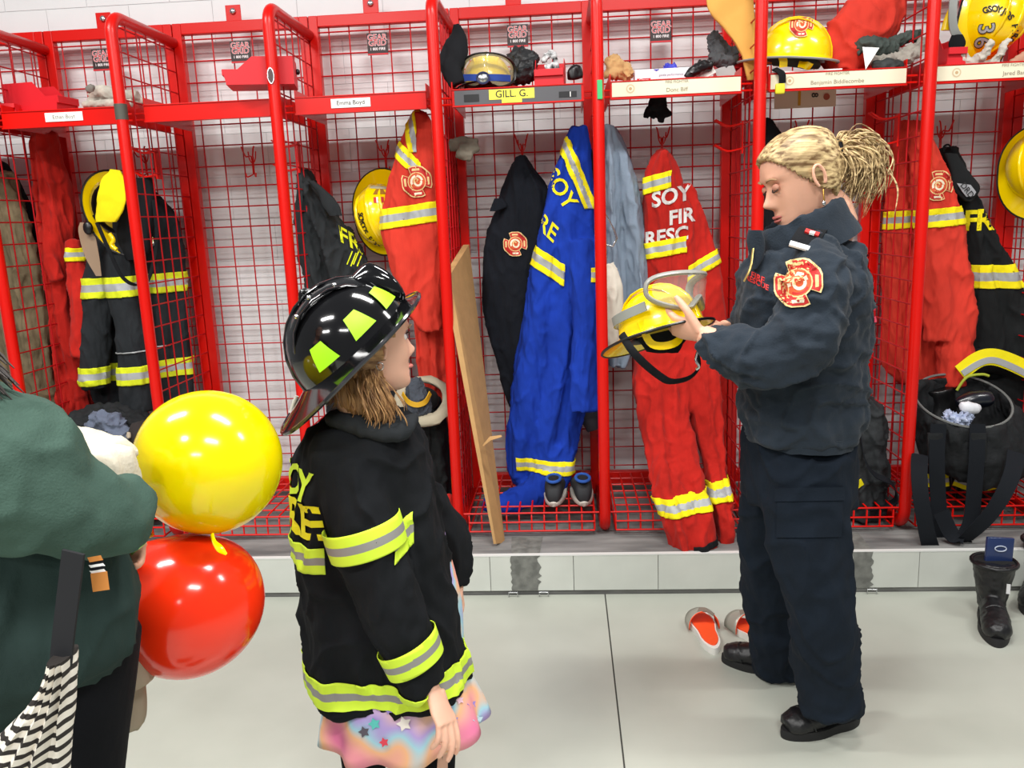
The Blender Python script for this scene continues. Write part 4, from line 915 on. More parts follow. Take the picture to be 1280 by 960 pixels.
for pts in ([(1173, 530, 3.29), (1171, 570, 3.27), (1172, 610, 3.26), (1174, 650, 3.25), (1172, 676, 3.24), (1167, 688, 3.20), (1161, 676, 3.155), (1154, 640, 3.15), (1150, 610, 3.17), (1149, 585, 3.22), (1150, 568, 3.29)],
            [(1222, 530, 3.29), (1221, 570, 3.27), (1218, 610, 3.26), (1214, 650, 3.25), (1206, 672, 3.22), (1204, 676, 3.18), (1215, 666, 3.15), (1236, 645, 3.14), (1254, 618, 3.15), (1266, 590, 3.19), (1270, 565, 3.26)],
            [(1176, 640, 3.20), (1190, 668, 3.18), (1205, 674, 3.16)]):
    ob('webbing_strap', sweepstrip([at(*p) for p in pts], (1, 0, 0), .062, .003), WEB, t)
for x in (1169, 1223): ob('strap_patch', wrinkle(rows([(541, x-10, x+10), (552, x-10, x+10), (578, x-9, x+10)], 3.285, .014, sq=5), .001), BAG, t)
# things in the bag
ins = cloth_thing('water_bottle', 'dark round bottle lying in the mouth of the open bag', 'bottle', [limb([(1195, 505, 3.44, 6), (1215, 500, 3.44, 11), (1232, 498, 3.44, 11), (1240, 496, 3.44, 8)], flat=1)], mat('bottle_navy', '10141E', .3, coat=.3), vox=.006, amp=0)
cloth_thing('paper_towel_pack', 'white labelled pack lying on top inside the open bag', 'pack', [limb([(1200, 504, 3.36, 4), (1208, 509, 3.35, 8), (1218, 511, 3.35, 7), (1226, 509, 3.36, 4)])], mat('pack_white', 'D8DAE0', .5), vox=.005, amp=.003)
cloth_thing('plastic_wrap', 'crumpled clear blue plastic wrap inside the open bag', 'wrap', [limb([(1180, 520, 3.36, 6), (1192, 524, 3.34, 9), (1204, 524, 3.34, 9), (1212, 518, 3.36, 5)])], mat('wrap_blue', 'A9B4CE', .25, var=.25, vscale=30), vox=.005, amp=.012, sc=(50, 50, 50))
cloth_thing('boot', 'black rubber boot standing behind the open bag by the red post', 'boot', [limb([(1170, 484, 3.60, 20), (1172, 510, 3.60, 21), (1172, 530, 3.58, 20)], flat=1)], mat('rubber_black', '0C0C0D', .35), vox=.007, amp=.002)
cloth_thing('lime_cord', 'lime green cord loop lying on the open bag mouth', 'cord', [tube([at(1196, 488, 3.5), at(1204, 476, 3.5), at(1212, 470, 3.5), at(1228, 468, 3.5), at(1236, 470, 3.5)], .006, 8, smooth=4)], mat('cord_lime', '9AA52A', .7), vox=0, amp=0)
cloth_thing('turnout_boots', 'black turnout boots with bright yellow bands underneath the open bag', 'boots', [limb([(1150, 600, 3.62, 22), (1180, 604, 3.62, 22)], flat=1), limb([(1192, 606, 3.62, 20), (1222, 608, 3.62, 24), (1250, 604, 3.62, 20)], flat=1)], mat('rubber_black', '0C0C0D'), vox=.008)
for L in ([(1150, 598), (1168, 602), (1186, 600)], [(1194, 599), (1215, 606), (1238, 605), (1255, 598)]):
    t = thing('reflective_band', 'yellow band of the turnout gear under the black bag, '+('left piece' if L[0][0] < 1180 else 'right piece'), 'band', at(*L[0], 3.5)); ob('band', sweepstrip([at(x, y, 3.47) for x, y in L], (0, 0, 1), .055, .004), YEL2, t)
    ob('silver_band', sweepstrip([at(x, y, 3.465) for x, y in L], (0, 0, 1), .018, .004), SIL, t)
# backpack left of the sixth post
t, o = cloth_thing('backpack', 'dark grey nylon backpack on the basket behind the officer', 'bag', [rows([(486, 1040, 1076), (505, 1036, 1096), (530, 1034, 1104), (560, 1034, 1106), (590, 1034, 1108), (620, 1040, 1106), (640, 1050, 1098)], 3.50, .24, fold=.02, fk=5, seed=33)], mat('pack_nylon', '2B2E30', .8, spec=.3, bump=.5, bscale=250, fold=.8, fscale=(12, 12, 12)), amp=.012, sc=(12, 12, 9))
ob('shoulder_strap', sweepstrip([at(1072, 520, 3.36), at(1080, 570, 3.34), at(1092, 592, 3.33), at(1112, 602, 3.33), at(1120, 614, 3.34), at(1117, 628, 3.36), at(1090, 634, 3.38), at(1070, 630, 3.4)], (.2, 1, .2), .05, .004), WEB, t)
ob('yellow_trim', sweepstrip([at(1052, 616, 3.36), at(1066, 610, 3.36), at(1078, 602, 3.37)], (0, 0, 1), .03, .004), YEL2, t)
# bunker pants and boots in the third bay
t, o = cloth_thing('bunker_trousers', 'black bunker trousers slumped over boots with cream lining showing', 'trousers', [rows([(500, 500, 548), (530, 500, 558), (570, 505, 562), (610, 512, 566), (628, 518, 564)], 3.56, .18, fold=.02, fk=5, seed=35)], mat('coat_black', '1D1F20'), amp=.012)
cl = [at(528+30*math.cos(2*PI*j/24)+2, 500+26*math.sin(2*PI*j/24)*-1+ (6 if 0 else 0), 3.48+.10*math.sin(2*PI*j/24)) for j in range(24)]
ob('cream_lining', wrinkle(tube(cl, [(.014, .028)]*24, 10, closed=True), .006, (20, 20, 20)), mat('lining_cream', 'A79E88', .95, var=.15, bump=.5, bscale=120), t)
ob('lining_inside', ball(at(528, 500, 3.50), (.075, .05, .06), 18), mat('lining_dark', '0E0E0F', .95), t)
ob('yellow_tab', rows([(604, 528, 540), (612, 530, 540), (622, 534, 538)], 3.44, .01), YEL2, t)
cloth_thing('rubber_boot', 'black rubber boot with mustard rim and grey lining in bunker trousers', 'boot', [limb([(516, 474, 3.42, 10), (519, 486, 3.41, 13), (522, 500, 3.41, 16), (523, 514, 3.42, 17)], flat=.9)], mat('boot_lining', '3C414A', .9, fold=.8, fscale=(25, 25, 25)), vox=.006, amp=.008, sc=(30, 30, 14), part='grey_lining')
bt = [o_ for o_ in bpy.data.objects if o_.name.startswith('rubber_boot')][0]
ob('mustard_rim', sweepstrip([at(503, 492, 3.40), at(510, 502, 3.365), at(521, 506, 3.355), at(532, 502, 3.365), at(538, 491, 3.40)], (0, 0, 1), .022, .004), mat('rim_mustard', 'C99A1C', .5), bt)
t, o = cloth_thing('cloth_strap', 'crumpled red cloth end on the basket beside the fourth post', 'cloth', [limb([(554, 632, 3.36, 4), (562, 622, 3.36, 6), (568, 634, 3.36, 5)])], REDC, vox=.006, amp=.003)
# dark heap at the bottom of the left bay
cloth_thing('duffel_bag', 'dark duffel bag heap behind the cream jacket, left bay', 'bag', [limb([(85, 545, 3.5, 18), (110, 530, 3.5, 22), (140, 525, 3.52, 20), (170, 540, 3.5, 24), (185, 570, 3.46, 22)], flat=1), rows([(540, 80, 205), (580, 80, 215), (640, 90, 215)], 3.52, .2)], BAG, amp=.014, sc=(12, 12, 12))
cloth_thing('shirt', 'slate grey shirt crumpled over the dark duffel bag', 'shirt', [limb([(112, 538, 3.40, 8), (128, 527, 3.39, 13), (142, 536, 3.38, 16), (152, 552, 3.36, 14), (160, 566, 3.36, 12)])], mat('shirt_slate', '5D6577', .95, fold=.8, fscale=(20, 20, 20), bump=.3), vox=.006, amp=.014, sc=(18, 18, 18))
cloth_thing('beanie', 'dark brown knit beanie sitting on the duffel bag, left bay', 'hat', [limb([(172, 530, 3.40, 10), (176, 542, 3.38, 15), (170, 560, 3.37, 12)], flat=1)], mat('hat_brown', '2B2422', .95, bump=.6, bscale=200), vox=.006, amp=.006)
glove('small tan glove tip poking from the brown knit beanie', [[(161, 540, 3.33, 3), (162, 548, 3.32, 3)]], mat('glove_tan2', 'A89A86', .9))

# ================================================================== FLOOR THINGS
def slide(label, heel, toe, group='orange and grey slides'):
    h, e = pz(*heel, 0), pz(*toe, 0); ang = math.atan2((e-h).y, (e-h).x); L_ = min(.29, (e-h).length); c = (h+e)/2
    M = Matrix.Translation(c) @ Matrix.Rotation(ang, 4, 'Z'); t = thing('slide_sandal', label, 'sandal', c, group)
    def sole(z0, z1, k, mt, nm):
        P = []
        for j in range(40):
            a = 2*PI*j/40; x = math.cos(a); wv = .047*(1+.18*x-.22*math.exp(-((x+.15)/.35)**2))
            P.append((x*L_/2*k, math.sin(a)*wv*k))
        ob(nm, xf(loft([[V((x, y, z0)) for x, y in P], [V((x*1.01, y*1.02, (z0+z1)/2)) for x, y in P], [V((x, y, z1)) for x, y in P]]), M), mt, t)
    sole(0, .026, 1, mat('slide_white', 'DFDDD6', .6), 'sole'); sole(.024, .030, .86, mat('slide_orange', 'F0501E', .6, bump=.4, bscale=120), 'footbed')
    rg = []
    for x in (.015, .035, .06, .085):
        ring = []
        for k in range(17):
            a = PI*k/16; ring.append(V((x+.012*math.sin(a), .053*math.cos(a), .012+.062*math.sin(a)**.8*(1-.3*(x-.015)/.07))))
        rg.append(ring)
    bm = new(); R = [[bm.verts.new(p) for p in r] for r in rg]
    for i in range(3):
        for j in range(16): bm.faces.new((R[i][j], R[i+1][j], R[i+1][j+1], R[i][j+1]))
    st = ob('strap', xf(bm, M), [mat('strap_lining', 'F0501E', .7), mat('strap_grey', 'A8A69A', .35, .3)], t); md = st.modifiers.new('s', 'SOLIDIFY'); md.thickness = .004; md.material_offset = 1
    ob('strap_tab', xf(sweepstrip([(.05, .015, .072), (.035, -.01, .078), (.02, -.035, .066)], (1, 0, 0), .028, .004), M), mat('tab_taupe', '7E7468', .5), t)
slide('orange and grey slide sandal lying nearest the left boot toe', (897, 826), (868, 764)); slide('second slide sandal half hidden behind the officer trouser leg', (962, 812), (918, 780))
LEA = mat('black_leather_boot', '0F0F11', .42, bump=.4, bscale=90, spec=.5, fold=.3, fscale=(18, 18, 18))
def workboot(label, toe, heel, z_top=.215, group='upright black work boots'):
    a, b = pz(*toe, 0), pz(*heel, 0); d = (a-b); ang = math.atan2(d.y, d.x); c = (a+b)/2; L_ = .29
    M = Matrix.Translation(c) @ Matrix.Rotation(ang, 4, 'Z'); t = thing('work_boot', label, 'boot', c, group)
    foot = tube([(-.135, 0, .045), (-.10, 0, .055), (-.03, 0, .06), (.05, 0, .052), (.11, 0, .045), (.142, 0, .036)], [(.03, .03), (.038, .046), (.042, .05), (.048, .042), (.046, .038), (.025, .022)], 20, side=(0, 1, 0), smooth=4)
    shaft = tube([(-.085, 0, .05), (-.085, 0, .11), (-.090, 0, .18), (-.095, 0, z_top)], [(.046, .05), (.054, .06), (.066, .07), (.074, .078)], 22, side=(0, 1, 0), smooth=3)
    ob('boot_upper', xf(wrinkle(fuse([foot, shaft], .005, 12), .002, (18, 18, 18)), M), LEA, t)
    ob('collar', xf(tube([(-.095+.078*math.cos(2*PI*j/24), .074*math.sin(2*PI*j/24), z_top) for j in range(24)], .007, 8, closed=True), M), LEA, t)
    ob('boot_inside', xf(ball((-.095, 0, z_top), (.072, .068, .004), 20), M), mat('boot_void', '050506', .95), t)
    P = [(.155*math.cos(2*PI*j/36)-.002, .052*math.sin(2*PI*j/36)*(1-.15*math.exp(-((math.cos(2*PI*j/36)+.2)/.3)**2))) for j in range(36)]
    ob('sole', xf(loft([[V((x, y, 0)) for x, y in P], [V((x*1.01, y*1.03, .012)) for x, y in P], [V((x, y, .028)) for x, y in P]]), M), mat('sole_black', '131314', .7), t)
    ob('heel_loop', xf(tube([(-.165, 0, z_top-.03), (-.19, 0, z_top-.01), (-.185, 0, z_top+.015), (-.16, 0, z_top)], .005, 8, smooth=3), M), BLKP, t)
    for k in range(3): ob('flex_groove', xf(tube([(.03+.02*k, -.045, .04), (.03+.02*k, -.03, .085-.012*k), (.03+.02*k, 0, .1-.012*k), (.03+.02*k, .03, .085-.012*k), (.03+.02*k, .045, .04)], .003, 6, smooth=3), M), LEA, t)
    return t, M
t, M = workboot('black leather work boot with blue notebook in it, toe to camera', (1246, 806), (1236, 765))
ob('white_tag', xf(box(-.004, .0, -.006, .006, -.018, .018), M @ Matrix.Translation((-.012, .040, .15))), mat('tag_white', 'C9C9C9', .5), t, smooth=False)
Wc = M @ V((-.095, 0, .155)); t = thing('notebook', 'navy blue notebook standing in the open work boot', 'notebook', Wc)
cv = box(-.048, .048, -.008, .008, 0, .15, .004); Mx = Matrix.Translation(Wc+V((.012, .0, 0))) @ Matrix.Rotation(-.08, 4, 'X') @ Matrix.Rotation(.06, 4, 'Y')
ob('cover', xf(cv, Mx), mat('notebook_navy', '1A2A52', .3, coat=.3), t)
ob('oval_mark', xf(tube([(.02*math.cos(2*PI*j/20), -.0095, .11+.010*math.sin(2*PI*j/20)) for j in range(20)], .002, 6, closed=True), Mx), mat('mark_silver', 'B0B8C8', .4), t)
workboot('black leather work boot cut off by the right picture edge', (1286, 770), (1302, 735))
# ================================================================== PEOPLE
def headbm(h=1.0, jaw=1.0, nose=1.0, child=False):
    """skin head in local axes: x forward, y left, z up; about .23 high"""
    T = [(-.115, .070, .015, .018), (-.110, .083, -.005, .032), (-.098, .090, -.02, .043), (-.080, .089, -.04, .053), (-.060, .087, -.06, .059), (-.035, .086, -.078, .065), (-.010, .085, -.090, .070), (.015, .084, -.098, .0735), (.035, .090, -.102, .075), (.060, .086, -.100, .073), (.085, .070, -.086, .062), (.105, .040, -.056, .042), (.115, .012, -.02, .018)]
    if child: T = [(z, f-.004*(z < -.05), b, w_+.002) for z, f, b, w_ in T]
    P = catmull([V((z, f, b)) for z, f, b, w_ in T], 5); Wd = catmull([V((w_, 0, 0)) for *_, w_ in T], 5); n = 72; rings = []
    for p, wv in zip(P, Wd):
        z, f, b = p; w_ = wv.x; cx = (f+b)/2; rx = (f-b)/2; ring = []
        for j in range(n):
            t = 2*PI*j/n; c, s = math.cos(t), math.sin(t)
            x = cx+rx*c; y = w_*(abs(s)**.9)*(1 if s > 0 else -1)
            if c > 0:
                g = lambda yy, zz, sy, sz: math.exp(-(yy/sy)**2-(zz/sz)**2)
                nz_ = math.exp(-(y/.0125)**2)*(.026*nose*math.exp(-((z+.026)/.013)**2)+.014*nose*math.exp(-((z+.006)/.02)**2))
                nz_ += .006*g(abs(y)-.012, z+.034, .006, .008)
                ey = -.009*g(abs(y)-.032, z-.014, .015, .012)+.005*g(abs(y)-.030, z-.036, .02, .008)
                lp = .007*g(y, z+.060, .020, .006)+.006*g(y, z+.073, .018, .006)-.003*g(y, z+.0665, .022, .003)+.004*g(y, z+.100, .018, .012)
                ck = .004*g(abs(y)-.045, z+.02, .02, .025); lid = .006*g(abs(y)-.032, z-.011, .011, .007)
                x += (nz_+ey+lp+ck+lid)*c**.5
            ring.append(V((x, y, z))*h)
        rings.append(ring)
    return loft(rings)
def earbm(sy, h=1.0, e=(-.008, .074, -.005)):
    c = V((e[0], sy*e[1], e[2])); pts = []
    for k in range(14):
        a = -.9+2*PI*.80*k/13; pts.append(c+V((-.016*math.cos(a)*1.0-.004, sy*(.006+.006*math.sin(a*.5)), .029*math.sin(a)+.002)))
    o_ = tube(pts, [(.0045, .0045)]*14, 8); b = ball(c+V((-.002, sy*.001, 0)), (.012, .005, .022), 12)
    return xf(join(o_, b), Matrix.Scale(h, 4))
def hand_pts(W, d, palm, th, s=1.0, curl=(.5, .6, .7, .8), spread=.06, thumb=(.6, .5), tcurl=.4):
    """d: wrist to knuckles, palm: direction the palm faces, th: side of the thumb; curl = bend per joint of each finger (index first)"""
    d = V(d).normalized(); palm = V(palm); palm = (palm-d*palm.dot(d)).normalized(); ac = d.cross(palm)
    if ac.dot(V(th)) < 0: ac = -ac
    W = V(W); out = []
    out.append(tube([W-d*.03*s, W+d*.02*s, W+d*.055*s, W+d*.088*s], [(.021*s, .017*s), (.027*s, .015*s), (.036*s, .014*s), (.035*s, .011*s)], 18, side=ac, smooth=4))
    for i, (off, ln, r) in enumerate(((.027, .95, .0085), (.009, 1.05, .0088), (-.009, .98, .0083), (-.026, .78, .0073))):
        K = W+d*(.085-.004*abs(i-1))*s+ac*off*s; dd = (d+ac*spread*(1.5-i)).normalized(); P = [K-d*.02*s, K]; a = 0; p = K
        for L_, cf in ((.042, 1), (.027, 1.1), (.021, .8)):
            a += curl[i]*cf; v = dd*math.cos(a)+palm*math.sin(a); p = p+v*L_*ln*s; P.append(p)
        out.append(tube(P, [(r*s*1.05, r*s), (r*s*1.1, r*s*1.05), (r*s, r*s), (r*s*.92, r*s*.92), (r*s*.7, r*s*.7)], 12, smooth=4))
    B = W+d*.022*s+ac*.022*s; v1 = (d*math.cos(thumb[0])+ac*math.sin(thumb[0])+palm*thumb[1]).normalized()
    v2 = (v1+d*tcurl+palm*tcurl*.4).normalized()
    out.append(tube([B-v1*.015*s, B+v1*.018*s, B+v1*.045*s, B+v1*.045*s+v2*.028*s, B+v1*.045*s+v2*.048*s], [(.013*s, .013*s), (.0125*s, .012*s), (.0105*s, .010*s), (.0095*s, .0095*s), (.006*s, .006*s)], 12, smooth=4))
    return out
def Mhead(c, fwd, up): return Matrix.Translation(c) @ orient(fwd, up).to_4x4()

# ------------------------------------------------------------------ the officer
OY = 2.20
foot_n, foot_f = pz(1030, 905, 0), pz(960, 838, 0)
OFF = thing('person', 'blonde woman in navy fire jacket and trousers holding a yellow helmet', 'person', (foot_n+foot_f)/2)
HC = at(1000, 226, 2.19); HM = Mhead(HC, (-.88, -.16, -.34), (-.36, 0, .93))
hb = [xf(headbm(.99), HM), xf(earbm(1, 1), HM), xf(earbm(-1, 1), HM)]
pel = at(1000, 545, 2.24)
kn_n, kn_f = at(1022, 720, 2.14), at(965, 700, 2.36)
an_n, an_f = foot_n+V((.04, 0, .08)), foot_f+V((.03, 0, .08))
sk = [tube([HM @ V((-.03, 0, -.06)), HM @ V((-.055, 0, -.13)), at(1022, 320, 2.21)], [.052, .052, .06], 16, smooth=3),
      tube([at(1015, 318, 2.21), at(1008, 400, 2.21), at(1003, 480, 2.23), pel], [(.11, .07), (.10, .07), (.09, .07), (.09, .06)], 20, side=(0, 1, 0), smooth=4),
      tube([at(1020, 328, 2.08), at(1010, 440, 2.02), at(985, 448, 2.02), at(900, 428, 2.05), at(878, 418, 2.07)], [.045, .04, .038, .032, .026], 14, smooth=3),
      tube([at(1015, 328, 2.34), at(975, 420, 2.40), at(930, 425, 2.38), at(902, 410, 2.33)], [.045, .04, .032, .026], 14, smooth=3),
      tube([pel+V((0, -.03, .04)), at(1008, 600, 2.17), at(1011, 660, 2.15), at(1024, 760, 2.14), at(1037, 862, 2.18), foot_n+V((.02, 0, .03))], [.06, .055, .05, .04, .032, .03], 14, smooth=3),
      tube([pel+V((0, .03, .04)), at(970, 600, 2.36), at(965, 660, 2.39), at(966, 760, 2.46), at(975, 830, 2.51), foot_f+V((.02, 0, .03))], [.06, .055, .05, .04, .032, .03], 14, smooth=3)]
wl = at(880, 419, 2.07); sk += hand_pts(wl, at(853, 410, 2.10)-wl, (.05, .75, .5), (0, 0, 1), 1.0, (.45, .5, .55, .6), thumb=(.75, .25), tcurl=.5)
wr_ = at(912, 414, 2.34); sk += hand_pts(wr_, at(892, 410, 2.32)-wr_, (-.1, -.6, -.8), (0, -1, 0), .95, (.9, .95, 1.0, 1.0), thumb=(.5, .3))
ob('body', fuse(hb+sk, .0032, 3, .4), SKIN, OFF)
# face pieces
EYEW = mat('eye_white', 'E8E2DC', .2); LASH = mat('lash_brown', '3A2A22', .7); BROW = mat('brow_blonde', '9A7A5A', .9); LIP = mat('lip_rose', 'B5625A', .5)
for s in (-1, 1):
    ob('eyelid', xf(ball((.0785, s*.032, .011), (.0085, .0145, .0095), 20), HM), mat('lid_skin', 'C98F78', .5), OFF)
    ob('eyelashes', xf(tube([(.083, s*.019, .009), (.0875, s*.026, .0035), (.087, s*.034, .002), (.081, s*.046, .005)], [.0010, .0022, .0022, .001], 6, smooth=3), HM), LASH, OFF)
    ob('eyebrow', xf(tube([(.0895, s*.015, .030), (.0905, s*.025, .035), (.085, s*.040, .035), (.077, s*.050, .029)], [(.002, .003), (.0022, .0035), (.002, .003), (.001, .0015)], 6, smooth=3), HM), BROW, OFF)
ob('lips', xf(join(tube([(.074, -.024, -.0655), (.0915, -.012, -.061), (.0945, 0, -.0625), (.0915, .012, -.061), (.074, .024, -.0655)], [.001, .0035, .004, .0035, .001], 8, smooth=4), tube([(.074, -.022, -.068), (.0905, -.01, -.071), (.0935, 0, -.0715), (.0905, .01, -.071), (.074, .022, -.068)], [.001, .004, .0045, .004, .001], 8, smooth=4)), HM), LIP, OFF)
# hair pulled back into a ponytail
def hairmat(nm, a, b): return mat(nm, a, .5, col2=b, vscale=1, stretch=(5, 110, 110), bump=.4, bscale=1, spec=.4)
HAIR = hairmat('hair_blonde', 'DCC08C', '664A2A')
def haircap(M, base, line, off=.012, h=.99, groove=.0012, droop=None):
    bm = headbm(h, nose=0); bm.normal_update()
    dl = [v for v in bm.verts if not line(v.co/h)]
    mv = [(v, v.normal.copy()) for v in bm.verts]
    B = V(base); A_ = B.normalized(); e1 = A_.orthogonal().normalized(); e2 = A_.cross(e1)
    for v, n_ in mv:
        r = v.co-B*.3; ph = math.atan2(r.dot(e2), r.dot(e1)); k = noise.noise(V((math.cos(ph)*16, math.sin(ph)*16, 2)))+.6*noise.noise(V((math.cos(ph)*40, math.sin(ph)*40, 5)))
        v.co += n_*(off*(1+.25*math.sin(ph*3))+groove*k*2)
        if v.co.x < -.02: v.co.x -= .006
    bmesh.ops.delete(bm, geom=dl, context='VERTS')
    return xf(bm, M)
def strands(P0, dirs, n, r, rnd, seed=1, mt=None, par=None, name='ponytail', jit=.012):
    random.seed(seed); bm = new()
    for i in range(n):
        o_ = V((random.gauss(0, jit), random.gauss(0, jit), random.gauss(0, jit))); pts = []
        for k, p in enumerate(P0):
            s_ = 1 if k else .4
            pts.append(V(p)+o_*s_*(1+.8*k/len(P0))+V((random.uniform(-rnd, rnd), random.uniform(-rnd, rnd), random.uniform(-rnd, rnd)))*(k/len(P0)))
        q = random.uniform(.8, 1.3); bm = join(bm, tube(pts, [r*q]+[r*q]*(len(pts)-2)+[r*.25], 5, smooth=4))
    return ob(name, bm, mt, par, kind='stuff')
line_o = lambda p: (p.z > -.06 or p.x < -.02) and p.x < (.018+.72*max(0, p.z) if p.z > 0 else .018+.9*p.z*1.0) and not (p.z < -.045 and p.x > -.035)
hc = haircap(HM, (-.115, 0, .045), line_o); hc2 = ob('hair', hc, HAIR, OFF); md = hc2.modifiers.new('s', 'SOLIDIFY'); md.thickness = .012; md.offset = -1
PB = at(1047, 190, 2.20)
strands([PB, at(1062, 180, 2.20), at(1080, 190, 2.20), at(1086, 212, 2.20), at(1078, 238, 2.20)], None, 210, .0019, .020, 3, HAIR, OFF, jit=.015)
strands([PB, at(1060, 190, 2.19), at(1070, 210, 2.19), at(1062, 235, 2.19)], None, 110, .0019, .018, 5, HAIR, OFF, name='ponytail_underside', jit=.012)
ob('hair_tie', tube([PB+V((.012*0, 0, 0))+(orient((1, 0, .1), (0, 0, 1)) @ V((0, .024*math.cos(2*PI*j/16), .026*math.sin(2*PI*j/16)))) for j in range(16)], .006, 8, closed=True), BLK, OFF)
ob('ponytail_core', wrinkle(tube([PB, at(1062, 184, 2.2), at(1076, 196, 2.2), at(1078, 216, 2.2)], [.02, .026, .026, .012], 16, smooth=4), .004, (40, 40, 8)), HAIR, OFF)
E1 = HM @ V((-.012, -.078, -.036)) if (HM @ V((0, -1, 0))).y < (HM @ V((0, 1, 0))).y else HM @ V((-.012, .078, -.036))
ob('earring', tube([E1, E1+V((0, -.003, -.012)), E1+V((.002, -.003, -.03))], .002, 6), mat('gold_metal', 'C8A050', .3, 1), OFF); ob('earring_drop', ball(E1+V((.002, -.003, -.034)), (.005, .003, .006), 10), CHR, OFF)
# jacket
JK = [rows([(296, 985, 1040, 0, .12), (305, 965, 1062, 0, .22), (322, 945, 1074, 0, .32), (350, 930, 1080, 0, .36), (400, 922, 1083, 0, .34), (450, 924, 1081, 0.01, .32), (490, 927, 1076, .02, .32), (525, 930, 1070, .03, .33), (543, 934, 1064, .03, .33)], 2.20, .34, n=56, fold=.008, fk=4, seed=41),
      limb([(1020, 318, 2.11, 30, .06), (1024, 350, 2.03, 38, .075), (1012, 400, 2.00, 42, .08), (992, 432, 1.99, 43, .08), (958, 448, 2.00, 38, .075), (918, 438, 2.03, 32, .065), (892, 428, 2.05, 25, .05), (878, 420, 2.065, 18, .036)], n=24),
      limb([(1010, 330, 2.34, 30, .07), (985, 385, 2.40, 36, .07), (950, 420, 2.40, 30, .06), (920, 418, 2.36, 24, .05), (908, 413, 2.34, 16, .034)], n=20)]
jb = fuse(JK, .007, 5); wrinkle(jb, .012, (9, 9, 12), 6); JO = ob('jacket', jb, NAVY, OFF)
ob('waistband', wrinkle(tube([at(1001, 533, 2.23), at(1000, 549, 2.23)], [(.165, .142), (.162, .138)], 40, side=(0, 1, 0), smooth=3), .003, (14, 14, 14)), NAVY, OFF)
c0, c1, c2 = at(1015, 312, 2.20), at(1006, 290, 2.20), at(1000, 268, 2.195)
cx = (at(1052, 252, 2.2)-at(950, 300, 2.2)).normalized()
def cring(c, ra, rb, n=40): return [V(c)+cx*(ra*math.cos(2*PI*j/n))+V((0, 1, 0))*(rb*math.sin(2*PI*j/n)) for j in range(n)]
col = loft([cring(c0, .128, .118), cring(c1, .124, .105), cring(c2, .110, .090), cring(c2+V((0, 0, .004)), .104, .084), cring(c2+V((0, 0, -.004)), .097, .077), cring(c1, .098, .078)], cap=False)
ob('collar', wrinkle(subsurf(col, 1), .005, (16, 16, 16), 3), NAVY, OFF)
ob('zip', tube([at(943, 297, 2.13), at(941, 315, 2.10), at(938, 335, 2.07), at(930, 352, 2.07)], [(.002, .003)]*4, 6, smooth=4), mat('zip_brass', 'B59A5C', .35, .8), OFF)
ob('collar_flap', wrinkle(rows([(288, 936, 952), (302, 934, 958), (322, 938, 955), (336, 940, 946)], 2.12, .03), .003), NAVY, OFF)
tr = bvh(JO)
crest(OFF, tr, at(997, 353, 1.8), (1, 0, .05), (-.05, 0, 1), (0, 1, 0), .050)
write('FIRE', .021, mat('thread_red', 'C0201C'), OFF, tr, at(947, 347, 1.8), dirv((950, 346), (964, 353), 2), (.1, 0, 1), BKD, bold=.02, step=.01)
write('RESCUE', .019, mat('thread_red', 'C0201C'), OFF, tr, at(946, 353, 1.8), dirv((950, 346), (964, 353), 2), (.1, 0, 1), BKD, bold=.02, step=.01)
for k, ch in enumerate('FIRE'):
    write(ch, .10, mat('thread_red_back', 'D8405A', .7), OFF, tr, at(1079-k*.5, 338+k*16, 2.17), (0, -1, 0), (0, 0, 1), (-1, .12, 0), bold=.03)
# epaulette
EP = [at(1003, 308, 2.06), at(1030, 291, 2.12)]
ew = (at(1020, 312, 2.07)-at(998, 306, 2.07)).normalized()
ep = sweepstrip([at(1002, 312, 2.035), at(1006, 302, 2.055), at(1014, 290, 2.085), at(1020, 284, 2.12)], (1, -.1, -.15), .062, .008)
ob('epaulette', ep, BLK, OFF)
ob('epaulette_bar', sweepstrip([at(1001, 311, 2.028), at(1003, 306, 2.038)], (1, -.1, -.15), .058, .006), WHT, OFF)
ob('flag_patch', sweepstrip([at(1014, 293, 2.066), at(1016, 289, 2.075)], (1, -.1, -.15), .034, .006), mat('thread_red', 'C0201C'), OFF)
ob('flag_white', sweepstrip([at(1014.5, 292.5, 2.062), at(1016, 290, 2.071)], (1, -.1, -.15), .012, .006), WHT, OFF)
for L in ([(868, 406, 2.055), (875, 424, 2.05), (880, 436, 2.06)],): pass
# trousers
TN = cloth('navy_trouser', '141C26', bump=.4, bscale=350, fold=.5, fscale=(14, 14, 5))
tb_ = fuse([rows([(535, 932, 1066, 0, .27), (560, 930, 1066, 0, .29), (600, 930, 1066, 0, .30), (625, 934, 1062, 0, .29)], 2.24, .28, n=40),
            limb([(1010, 570, 2.16, 52, .09), (1008, 640, 2.14, 52, .09), (1015, 700, 2.13, 47, .085), (1026, 760, 2.13, 42, .08), (1033, 820, 2.15, 39, .078), (1037, 862, 2.17, 37, .075), (1038, 884, 2.18, 36, .075)], n=28),
            limb([(975, 570, 2.34, 44, .09), (966, 640, 2.38, 42, .09), (962, 700, 2.42, 38, .085), (966, 760, 2.46, 34, .08), (972, 810, 2.49, 32, .078), (975, 836, 2.51, 30, .075)], n=28)], .008, 6)
wrinkle(tb_, .010, (9, 9, 6), 8); TR = ob('trousers', tb_, TN, OFF)
trt = bvh(TR)
ob('cargo_pocket', project(polybm([(-.085, -.07), (.085, -.07), (.085, .07), (-.085, .07)], .012, z=.004), trt, at(1012, 640, 1.8), (1, 0, 0), (0, 0, 1), BKD, .002), TN, OFF)
